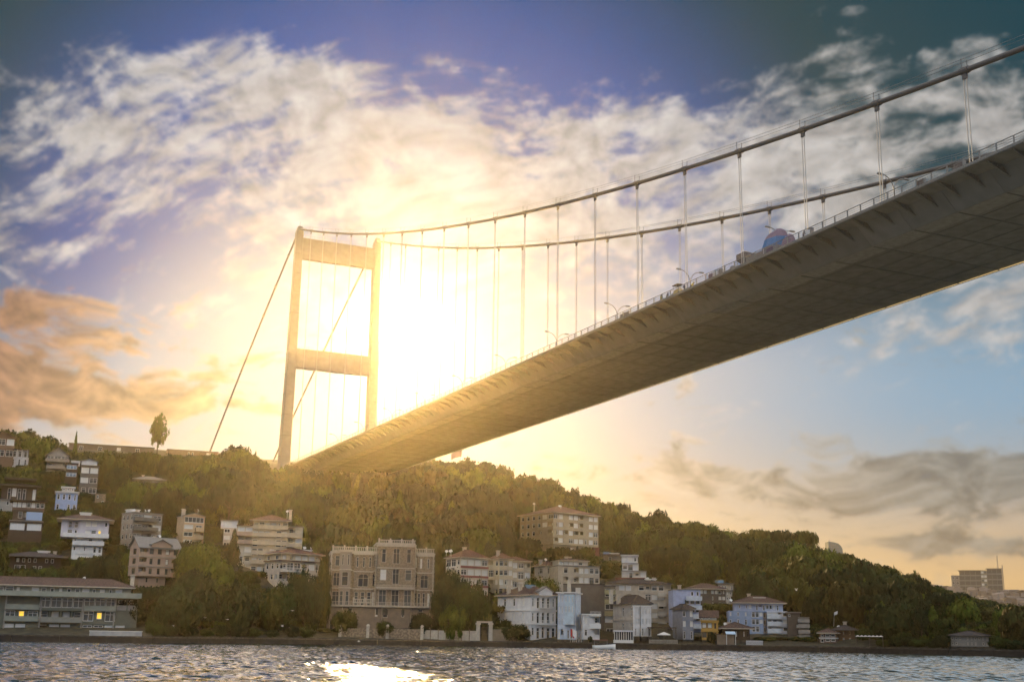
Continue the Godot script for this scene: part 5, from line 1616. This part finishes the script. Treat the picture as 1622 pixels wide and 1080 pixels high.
	for a in [[351.0, 1.6, "nearer"], [358.5, 1.9, "farther right"]]:
		o = thing("junction_box", "dark square box on the railing at far right, %s of two" % a[2], "box", Vector3.ZERO, 0, "boxes on the railing"); o.transform = T0.call(a[0], 18.5)
		st = mb(); prism(st, ring8(Vector3(0, 0.0, 0), a[1], 0.5, 0.04), ring8(Vector3(0, 1.05, 0), a[1], 0.5, 0.04)); build(st, "case", M.rail, o)
		st = mb(); box(st, Vector3(-a[1] * 0.4, 0.15, 0.252), Vector3(a[1] * 0.4, 0.9, 0.28)); build(st, "lid", M.hopper, o)
	worker("worker in yellow vest and helmet standing left of the road roller", 279.6, 17.9, yaw - 1.2, 0.1, M.safety)
	worker("worker in dark clothes bending beside the road roller", 281.6, 17.8, yaw + 0.3, 0.5, M.cloth_dark)
	worker("worker in dark clothes walking right of the road roller", 288.0, 17.9, yaw + 1.4, 0.15, M.cloth_dark)
	worker("worker in ochre vest crouched over by the hanger right of the roller", 290.2, 17.8, yaw - 0.4, 0.7, M.safety)
	worker("worker leaning beside the grey cabinet", 323.6, 18.0, yaw, 0.25, M.hopper)

# ---------------------------------------------------------------- far across
func make_far():
	var st := mb(true)
	var nx := 60
	var nz := 14
	var fy := func(x: float, z: float) -> float:
		var t: float = clamp((-z - 1250.0) / 650.0, 0.0, 1.0)
		return 2.0 + (76.0 + 6.0 * sin(x * 0.006) + gnoise.get_noise_2d(x * 0.25, z * 0.25) * 12.0) * t * t * (3.0 - 2.0 * t) * sstep(380.0, 560.0, x)
	for i in nx + 1:
		for j in nz + 1:
			var x := 380.0 + 1500.0 * i / nx
			var z := -1200.0 - 900.0 * j / nz
			st.add_vertex(Vector3(x, fy.call(x, z), z))
	for i in nx:
		for j in nz:
			var k := i * (nz + 1) + j
			for v in [k, k + 1, k + nz + 1, k + nz + 1, k + 1, k + nz + 2]: st.add_index(v)
	tag(build(st, "far_hill", mat(lin(0.16, 0.13, 0.12), 1.0, T.soil, 0.01), self), "", "", "", "structure")
	# the town on it, too far to tell its houses apart
	var mm := MultiMesh.new(); mm.transform_format = MultiMesh.TRANSFORM_3D; mm.use_colors = true
	var hm := mb(); box(hm, Vector3(-0.5, 0, -0.5), Vector3(0.5, 1, 0.5))
	prism(hm, [Vector3(-0.53, 1, -0.53), Vector3(-0.53, 1, 0.53), Vector3(-0.53, 1.14, 0.0)], [Vector3(0.53, 1, -0.53), Vector3(0.53, 1, 0.53), Vector3(0.53, 1.14, 0.0)])
	hm.generate_normals(); mm.mesh = hm.commit(); mm.instance_count = 1500
	var r := RandomNumberGenerator.new(); r.seed = 5
	for k in 1500:
		var x := r.randf_range(470, 1400)
		var z := r.randf_range(-1900, -1300)
		mm.set_instance_transform(k, Transform3D(Basis(Vector3.UP, r.randf() * 3.0).scaled(Vector3(r.randf_range(7, 13), r.randf_range(6, 11), r.randf_range(7, 12))), Vector3(x, fy.call(x, z) - 1.0, z)))
		var v := r.randf_range(0.06, 0.26)
		mm.set_instance_color(k, Color(v, v * 0.86, v * 0.82))
	var town := MultiMeshInstance3D.new(); town.name = "far_town"; town.multimesh = mm
	var tm := mat(Color.WHITE, 0.9); tm.vertex_color_use_as_albedo = true; town.material_override = tm
	add_child(town); tag(town, "hazy houses covering the far hillside at right", "houses", "", "stuff")
	bld("office_building", "large distant office building with dark window bands on the far hill at right", 1555, 942, 4, -1850.0)
	var dk := wall_mat(0.17, 0.17, 0.17)
	m(1512, 1524.5, 912, 944, 18, wall_mat(0.20, 0.19, 0.18), {F = ["ww", "ww", "ww", "ww"], roof = "flat", fd = 20.0, z = -2.0})
	m(1524.5, 1557, 904, 944, 22, dk, {F = ["GGGG", "GGGG", "GGGG", "GGGG", "GGGG"], roof = "flat", fd = 20.0, fr = M.concrete, ov = 3.0})
	m(1557, 1566, 904, 942, 18, wall_mat(0.3, 0.28, 0.2), {F = ["cc", "cc", "cc", "cc", "cc", "cc"], roof = "flat", fd = 20.0, z = -4.0})
	m(1566, 1588, 901, 944, 22, dk, {F = ["GGG", "GGG", "GGG", "GGG", "GGG"], roof = "flat", fd = 20.0, fr = M.concrete, ov = 2.0})
	for a in [[1581.5, 901, 880, "tall lattice mast standing on the distant office building"], [1592, 945, 896, "thin lattice mast right of the distant office building"], [1510, 940, 919, "single thin mast left of the distant office building"]]:
		var p := at(a[0], a[1], 1850.0)
		var h: float = (a[1] - a[2]) * scale_at(p)
		var ms := thing("radio_mast", a[3], "mast", p, 0, "masts on the far hill")
		st = mb()
		for x in [-0.9, 0.9]:
			bar(st, Vector3(x, -3, 0), Vector3(x * 0.3, h, 0), 0.5, 0.5)
		build(st, "uprights", M.rail, ms)
		st = mb()
		var y := 1.0
		while y < h * 0.9:
			bar(st, Vector3(-0.9, y, 0), Vector3(0.9, y + 2.2, 0), 0.35, 0.35)
			y += 2.6
		build(st, "lattice", M.rail, ms)
		st = mb(true); lathe(st, [Vector2(1.0, h * 0.62), Vector2(1.0, h * 0.66)], 8); build(st, "aerial", M.rail, ms)
	var gt := thing("glass_tower", "distant glass tower with curved top rising behind the wooded ridge", "building", at(1325.5, 885, 1500.0))
	var s := scale_at(gt.position)
	var f := []
	var b := []
	for q in [[-11.5, -10.0], [-11.5, 27.0], [-2.0, 25.8], [4.0, 24.0], [8.0, 20.5], [10.3, 15.5], [11.0, 9.0], [11.2, -10.0]]:
		f.append(Vector3(q[0] * s, q[1] * s, 0)); b.append(Vector3(q[0] * s, q[1] * s, -16))
	st = mb(); prism(st, b, f); build(st, "glass_body", mat(lin(0.16, 0.22, 0.23), 0.12, null, 1.0, 0.5), gt)
	for k in 7:
		st = mb(); var x := (-10.5 + k * 3.3) * s
		box(st, Vector3(x - 0.12, -8 * s, 0.003), Vector3(x + 0.12, (24.5 if k < 5 else 12.0) * s, 0.2)); build(st, "mullion", M.concrete, gt)
	for k in 7:
		st = mb(); var y := (2.0 + k * 3.2) * s
		box(st, Vector3(-11.3 * s, y - 0.12, 0.003), Vector3((10.5 if k < 4 else 7.0) * s, y + 0.12, 0.25)); build(st, "floor_band", M.concrete, gt)
	st = mb(); bar(st, Vector3(-9 * s, 26.5 * s, -4), Vector3(-9 * s, 31 * s, -4), 0.5, 0.5); build(st, "mast", M.rail, gt)

# ---------------------------------------------------------------- trees
# a crown of leaf clumps inside an uneven shape; kind 0 round, 1 tall, 2 umbrella pine, 3 conifer, 4 open
func crown(seed_: int, kind: int, clumps: int, leaves: int, leaf: float, tone: Vector3) -> Mesh:
	var r := RandomNumberGenerator.new(); r.seed = seed_
	var v := PackedVector3Array()
	var c := PackedColorArray()
	for k in clumps:
		var d := Vector3(r.randfn(), r.randfn(), r.randfn()).normalized()
		var rad := pow(r.randf(), 0.22)
		var p := Vector3.ZERO
		var size := 0.2
		match kind:
			0: p = Vector3(d.x, 0.56 + 0.44 * d.y, d.z) * Vector3(rad, 1.0, rad); p.y = 0.54 + d.y * 0.42 * rad; size = 0.22
			1: p = Vector3(d.x * rad * 0.8, 0.52 + d.y * 0.46 * rad, d.z * rad * 0.8); size = 0.2
			2:
				p = Vector3(d.x * rad * 1.25, 0.80 + 0.15 * abs(d.y) * rad - 0.05 * rad, d.z * rad * 1.25); size = 0.2
			3:
				var t := pow(r.randf(), 0.8)
				var an := r.randf() * TAU
				var rr := (1.0 - t) * 0.62 * (0.6 + 0.4 * r.randf())
				p = Vector3(cos(an) * rr, 0.10 + 0.88 * t, sin(an) * rr); size = 0.10 + 0.06 * (1 - t)
			4:
				rad = pow(r.randf(), 0.45); var lob := 0.8 + 0.22 * sin(d.y * 7.0 + 1.0) + 0.16 * sin(atan2(d.z, d.x) * 3.0); p = Vector3(d.x * rad * 0.84 * lob, 0.62 + d.y * 0.36 * rad, d.z * rad * 0.84 * lob); size = 0.10
		if kind < 2:
			p.x += 0.16 * sin(d.y * 5.0 + seed_) ; p.z += 0.16 * cos(d.x * 4.0 + seed_)
		var tn := r.randf_range(0.72, 1.3)
		var warm := r.randf_range(0.9, 1.15)
		for j in leaves:
			var q := p + Vector3(r.randfn(), r.randfn() * 0.8, r.randfn()).limit_length(1.9) * size * 0.5
			var out := (q - Vector3(0, 0.42, 0)).normalized() + (q - p).normalized() * 0.7 + Vector3(r.randfn(), r.randfn(), r.randfn()) * 0.42
			var a := out.cross(Vector3(r.randfn(), r.randfn(), r.randfn())).normalized()
			var b := out.cross(a).normalized() * leaf * r.randf_range(0.4, 0.8)
			a *= leaf * r.randf_range(0.6, 1.2)
			v.append(q - a); v.append(q + b); v.append(q + a)
			v.append(q - a); v.append(q + a); v.append(q - b)
			var f := tn * r.randf_range(0.8, 1.2)
			var col := Color(tone.x * f * warm, tone.y * f, tone.z * f)
			for e in 6: c.append(col)
	var arr := []; arr.resize(Mesh.ARRAY_MAX)
	arr[Mesh.ARRAY_VERTEX] = v; arr[Mesh.ARRAY_COLOR] = c
	var nn := PackedVector3Array(); nn.resize(v.size())
	for k in range(0, v.size(), 3):
		var n := (v[k + 2] - v[k]).cross(v[k + 1] - v[k]).normalized()
		nn[k] = n; nn[k + 1] = n; nn[k + 2] = n
	arr[Mesh.ARRAY_NORMAL] = nn
	var am := ArrayMesh.new(); am.add_surface_from_arrays(Mesh.PRIMITIVE_TRIANGLES, arr)
	return am

func trunk(seed_: int, kind: int) -> Mesh:
	var r := RandomNumberGenerator.new(); r.seed = seed_ + 100
	var st := mb(true)
	var top := 0.9 if kind == 3 else (0.82 if kind == 2 else 0.62)
	var lean := Vector3(r.randf_range(-0.05, 0.05), 0, r.randf_range(-0.05, 0.05))
	tube(st, [Vector3(0, -0.12, 0), Vector3(0, 0.02, 0) + lean * 0.1, Vector3(0, top * 0.5, 0) + lean * 0.6, Vector3(0, top, 0) + lean], [0.05, 0.036, 0.026, 0.012], 7)
	if kind != 3:
		for k in 6:
			var an := TAU * k / 6.0 + r.randf()
			var y := top * r.randf_range(0.5, 0.85)
			var e := Vector3(cos(an) * 0.5, y + r.randf_range(0.1, 0.28), sin(an) * 0.5)
			tube(st, [Vector3(0, y, 0) + lean * 0.8, Vector3(0, y, 0).lerp(e, 0.5) + Vector3(0, 0.05, 0), e], [0.018, 0.012, 0.005], 5)
	st.generate_normals()
	return st.commit()

var crowns := []
var trunks := []
var leafm: StandardMaterial3D

func tree(called: String, label: String, p: Vector3, wide: float, high: float, kind: int, variant: int, group := "") -> Node3D:
	var t := thing(called, label, "tree", p, 0.0, group)
	var xf := Transform3D(Basis(Vector3.UP, variant * 1.7 + p.x).scaled_local(Vector3(wide / 2, high, wide / 2)), Vector3.ZERO)
	add(trunks[kind], "trunk", M.bark, t, Transform3D(Basis(Vector3.UP, p.x).scaled_local(Vector3(wide * 0.75, high, wide * 0.75)), Vector3.ZERO))
	add(crowns[kind][variant % crowns[kind].size()], "crown", leafm, t, xf)
	return t

func wood_label(a: Array, kind: int, variant: int) -> String:
	var size := "small" if a[2] < 5.5 else ("large" if a[2] > 8.5 else "middling")
	var shape: String = ["round", "tall", "flat-topped", "pointed"][kind]
	var tone: String = ["green", "dark green", "yellowish green", "blackish green", "bright green", "green", "olive brown"][(variant + kind) % 7]
	var here := photo(a[0] + Vector3(0, a[2] * 0.6, 0))
	var best := 1e9
	var near := ""
	for q in marks:
		var d := here - Vector2(q[1], q[2])
		var far := d.length()
		if far < best:
			best = far
			if abs(d.x) > abs(d.y) * 1.3: near = "%s of the %s" % ["right" if d.x > 0.0 else "left", q[0]]
			else: near = "%s the %s" % ["below" if d.y > 0.0 else "above", q[0]]
	var how := "close " if best < 45.0 else ("" if best < 110.0 else "far ")
	return "%s %s %s tree in the wood, %s%s" % [size, shape, tone, how, near]

const SKYLINE := [[-400, 670], [0, 685], [60, 690], [110, 707], [240, 718], [330, 722], [350, 712], [392, 724], [420, 738], [470, 742], [560, 750], [620, 752], [660, 738], [740, 726], [800, 740], [850, 757], [900, 777], [950, 797], [975, 806], [1000, 814], [1060, 822], [1130, 840], [1170, 852], [1230, 860], [1290, 868], [1340, 885], [1400, 903], [1450, 918], [1480, 940], [1510, 950], [1560, 957], [1622, 968], [2000, 975]]

func make_trees():
	leafm = mat(Color.WHITE, 0.75); leafm.vertex_color_use_as_albedo = true
	leafm.metallic_specular = 0.2; leafm.backlight_enabled = true; leafm.backlight = Color(0.28, 0.28, 0.14)
	var tones := [Vector3(0.030, 0.046, 0.012), Vector3(0.018, 0.032, 0.012), Vector3(0.050, 0.054, 0.013), Vector3(0.014, 0.024, 0.010), Vector3(0.062, 0.086, 0.014), Vector3(0.024, 0.038, 0.009), Vector3(0.042, 0.040, 0.013)]
	crowns = [[], [], [], [], []]
	for k in 5:
		for q in ([9, 5, 2, 2, 1][k]):
			crowns[k].append(crown(10 * k + q, k, [90, 80, 60, 110, 130][k], [24, 24, 22, 16, 12][k], [0.11, 0.10, 0.10, 0.055, 0.07][k], tones[(q + k) % 7]))
		trunks.append(trunk(k, k))
	# fuller crowns for the near trees: bright green, olive, dark
	var near := []
	for q in 5:
		near.append(crown(70 + q, 0, 150, 34, 0.062, [tones[4], tones[0], tones[1], tones[3], tones[2]][q]))
	crowns.append(near); trunks.append(trunk(9, 0))
	# [photo x, y of the foot (0: on the quay at z), z, crown width px, top y, kind, variant, label]
	var named := [
		[308, 0, 308, 78, 866, 5, 0, "big_green_tree", "big bright green tree left of the cream apartment block"],
		[322, 0, 298, 80, 915, 5, 1, "olive_tree", "round olive green tree on the shore below the big bright green tree"],
		[390, 0, 302, 92, 930, 5, 2, "dark_round_tree", "broad dark round tree on the shore between olive tree and bushy tree"],
		[440, 0, 300, 70, 930, 5, 1, "bushy_tree", "bushy green tree left of the ivy-dark tree by the mansion"],
		[478, 0, 304, 66, 905, 5, 2, "leafy_tree", "tall dark leafy tree hiding the foot of the terrace house"],
		[507, 0, 306, 36, 893, 1, 1, "ivy_tree", "narrow ivy-dark tree against the left side of the stone mansion"],
		[360, 0, 330, 60, 842, 3, 0, "cedar", "dark layered cedar beside the curved-roof white house"],
		[712, 0, 308, 60, 905, 5, 2, "shade_tree", "tall dark tree right of the stone mansion"],
		[748, 0, 306, 58, 925, 5, 1, "spreading_tree", "spreading tree behind the panelled wall"],
		[668, 0, 305, 40, 973, 5, 3, "shrub", "dark shrub at the right foot of the stone mansion"],
		[545, 0, 304, 46, 968, 5, 4, "garden_shrub", "broad shrub at the left foot of the stone mansion"],
		[608, 0, 303, 30, 985, 5, 4, "low_bush", "low bush behind the garden wall before the mansion centre"],
		[205, 0, 270, 50, 948, 5, 3, "corner_tree", "black-green tree at the right end of the long waterfront block"],
		[255, 0, 292, 60, 930, 5, 3, "shadow_tree", "dark tree between long waterfront block and olive tree"],
		[855, 0, 326, 62, 917, 5, 0, "roof_height_tree", "bright crown showing above the roof of the white seaside mansion"],
		[818, 0, 303.2, 46, 990, 5, 2, "wall_ivy_tree", "low dense tree on the wall left of the white seaside mansion"],
		[1128, 0, 300, 16, 1002, 5, 3, "dark_bush", "dark bush at the left foot of the yellow house"],
		[935, 0, 299, 8, 1008, 5, 3, "clipped_bush", "small clipped round bush before the little white house"],
	]
	for a in named:
		var p: Vector3 = quay_point(a[0], a[2]) if a[1] == 0 else hit(a[0], a[1])
		p.y = ground_y(p.x, p.z)
		var s := scale_at(p)
		tree(a[7], a[8], p, a[3] * s * 0.92, (photo(p).y - a[4]) * s, a[5], a[6])
	# clipped ball tree at the gate
	var bp := quay_point(772, 304.5)
	var ball := thing("topiary_tree", "round clipped ball tree on a thin trunk above the stone gate", "tree", bp)
	var tb := mb(true); tube(tb, [Vector3.ZERO, Vector3(0, 5.2, 0)], [0.14, 0.1], 6); build(tb, "trunk", M.bark, ball)
	add(crown(99, 0, 80, 30, 0.09, Vector3(0.12, 0.13, 0.03)), "crown", leafm, ball, Transform3D(Basis().scaled(Vector3(0.95, 2.3, 0.95)), Vector3(0, 4.2, 0)))
	# low bushes along the quay
	var spots := []
	for x in [1400, 1418, 1437, 1455, 1474, 1492, 1580, 1600, 1618]: spots.append([float(x), "right"])
	for q in 10: spots.append([238.0 + q * 27.0, "left"])
	for q in spots.size():
		var zz := 300.0
		for it in 4: zz = 4.5 - shore_z(quay_point(spots[q][0], zz).x)
		var p := quay_point(spots[q][0] + (q * 7 % 5) * 2.0, zz)
		var nth: String = ["first", "second", "third", "fourth", "fifth", "sixth", "seventh", "eighth", "ninth", "tenth"][q if q < 9 else q - 9]
		tree("shore_bush", "low dark bush on the quay, %s from the left in the %s row" % [nth, "right-hand" if spots[q][1] == "right" else "left-hand"], p, 3.0 + (q * 5 % 4) * 0.5, 1.7 + (q * 3 % 4) * 0.35, 5, 1 + q % 3, "bushes along the %s part of the quay" % spots[q][1])
	# the lone tree on the skyline
	var lp := at(248, 722, 600.0)
	var sl := scale_at(lp)
	tree("lone_tree", "lone tall tree with open crown standing clear on the left skyline", lp, 42 * sl, 67 * sl, 4, 0)
	for a in [[118, 712, 470, 16, 684, 3, 1, "skyline_conifer", "small ragged conifer on the left skyline beside the glazed gable villa"], [372, 742, 500, 44, 708, 0, 1, "skyline_tree", "spreading tree on the skyline at the foot of the tower's back cable"], [1032, 835, 500, 12, 817, 3, 0, "ridge_cypress", "left of two dark conifers on the ridge right of the hill block"], [1055, 838, 500, 12, 820, 3, 1, "ridge_cypress", "right of two dark conifers on the ridge right of the hill block"], [1272, 872, 500, 40, 844, 2, 0, "umbrella_pine", "rightmost umbrella pine on the ridge"], [1235, 866, 500, 46, 842, 2, 1, "umbrella_pine", "middle umbrella pine on the ridge"], [1198, 864, 500, 40, 841, 2, 0, "umbrella_pine", "leftmost umbrella pine on the ridge"], [985, 820, 495, 26, 800, 2, 1, "flat_topped_pine", "flat topped pine on the ridge right of the hill apartment block"], [1453, 925, 470, 18, 908, 0, 2, "edge_tree", "last tall tree before the ridge drops away at right"]]:
		var p := at(a[0], a[1], a[2])
		var g := ground_y(p.x, p.z)
		var s := scale_at(p)
		p.y = minf(p.y, g)
		tree(a[7], a[8], p, a[3] * s, (photo(p).y - a[4]) * s, a[5], a[6], "umbrella pines on the ridge" if a[7] == "umbrella_pine" else "")
	# the wood: one by one where the trees are nearest, the rest as a mass
	var all := []
	var r := RandomNumberGenerator.new(); r.seed = 21
	var x := -330.0
	while x < 330.0:
		var z := shore_z(x) - 12.0
		var zend := along(RIDGE_Z, x) - 40.0
		while z > zend:
			var p := Vector3(x + r.randf_range(-3.2, 3.2), 0, z + r.randf_range(-3.2, 3.2))
			z -= 8.6
			p.y = ground_y(p.x, p.z)
			var wide := r.randf_range(8.0, 12.5)
			var high := wide * r.randf_range(0.85, 1.25)
			if -p.z < 330.0: wide *= 0.85; high *= 0.8
			var bad := false
			for q in plots:
				var lo: Vector3 = q[0] * p
				if lo.x > q[1] - 1.0 and lo.x < q[2] + 1.0 and lo.z > q[3] - 2.0 and lo.z < q[4] + 1.6: bad = true; break
			# keep clear of the tower and its legs
			if Vector2(p.x + 88.7, p.z + 486).length() < 9.0: bad = true
			if bad: continue
			var s := scale_at(p)
			var ph := photo(p)
			var lim := along(SKYLINE, ph.x) + r.randf_range(-6.0, 9.0)
			for q in shots:
				if q[4] > -p.z - 8.0 and ph.x + wide * 0.5 / s > q[0] and ph.x - wide * 0.5 / s < q[1]:
					lim = maxf(lim, q[3] - 4.0)
			var room := (ph.y - lim) * s
			if room < 2.6: continue
			if high > room:
				wide *= maxf(room / high, 0.62); high = room
			all.append([p, wide, high, ph.x])
		x += 8.4
	all.sort_custom(func(a, b): return a[0].z > b[0].z)
	var kinds := [0, 0, 0, 1, 0, 1, 3, 2, 0, 1]
	var mass := {}
	var singles := 0
	for q in all.size():
		var a: Array = all[q]
		var kind: int = kinds[r.randi() % 10]
		var variant: int = r.randi() % crowns[kind].size()
		if singles < 260 and a[3] > -15.0 and a[3] < 1640.0:
			tree("wood_tree", wood_label(a, kind, variant), a[0], a[1], a[2], kind, variant, "trees of the hillside wood")
			singles += 1
			continue
		var key := kind * 10 + variant
		if not mass.has(key): mass[key] = []
		mass[key].append(Transform3D(Basis(Vector3.UP, r.randf() * TAU).scaled_local(Vector3(a[1] / 2, a[2], a[1] / 2)), a[0]))
	var wood := Node3D.new(); wood.name = "hillside_wood"; add_child(wood)
	tag(wood, "dense mass of trees covering the upper hillside and ridge", "wood", "", "stuff")
	for key in mass:
		var mm := MultiMesh.new(); mm.transform_format = MultiMesh.TRANSFORM_3D
		mm.mesh = crowns[key / 10][key % 10]
		mm.instance_count = mass[key].size()
		for k in mass[key].size(): mm.set_instance_transform(k, mass[key][k])
		var mi := MultiMeshInstance3D.new(); mi.name = "tree_cover"; mi.multimesh = mm; mi.material_override = leafm
		wood.add_child(mi, true); mi.set_meta("kind", "stuff")
	# undergrowth between the houses and under the trees
	var low := {}
	x = -240.0
	while x < 240.0:
		var z := shore_z(x) - 17.0
		while z > along(RIDGE_Z, x) - 10.0:
			var p := Vector3(x + r.randf_range(-1.5, 1.5), 0, z + r.randf_range(-1.6, 1.6))
			z -= 3.3
			p.y = ground_y(p.x, p.z) - 0.2
			var bad := false
			for q in plots:
				var lo: Vector3 = q[0] * p
				if lo.x > q[1] - 0.6 and lo.x < q[2] + 0.6 and lo.z > q[3] - 0.6 and lo.z < q[4] + 1.2: bad = true; break
			if bad: continue
			var s := scale_at(p)
			var ph := photo(p)
			var wide := r.randf_range(2.6, 4.6)
			var high := r.randf_range(1.3, 3.0)
			var lim := 0.0
			for q in shots:
				if q[4] > -p.z - 4.0 and ph.x + wide * 0.5 / s > q[0] and ph.x - wide * 0.5 / s < q[1]: lim = maxf(lim, q[3] - 5.0)
			high = minf(high, (ph.y - lim) * s)
			if high < 0.7: continue
			var v: int = r.randi() % crowns[0].size()
			if not low.has(v): low[v] = []
			low[v].append(Transform3D(Basis(Vector3.UP, r.randf() * TAU).scaled_local(Vector3(wide / 2, high, wide / 2)), p))
		x += 3.2
	var brush := Node3D.new(); brush.name = "undergrowth"; add_child(brush)
	tag(brush, "low tangled undergrowth covering the slope between houses and trees", "undergrowth", "", "stuff")
	for v in low:
		var mm := MultiMesh.new(); mm.transform_format = MultiMesh.TRANSFORM_3D
		mm.mesh = crowns[0][v]; mm.instance_count = low[v].size()
		for k in low[v].size(): mm.set_instance_transform(k, low[v][k])
		var mi := MultiMeshInstance3D.new(); mi.name = "brush_cover"; mi.multimesh = mm; mi.material_override = leafm
		brush.add_child(mi, true); mi.set_meta("kind", "stuff")
	print("trees in all ", all.size())
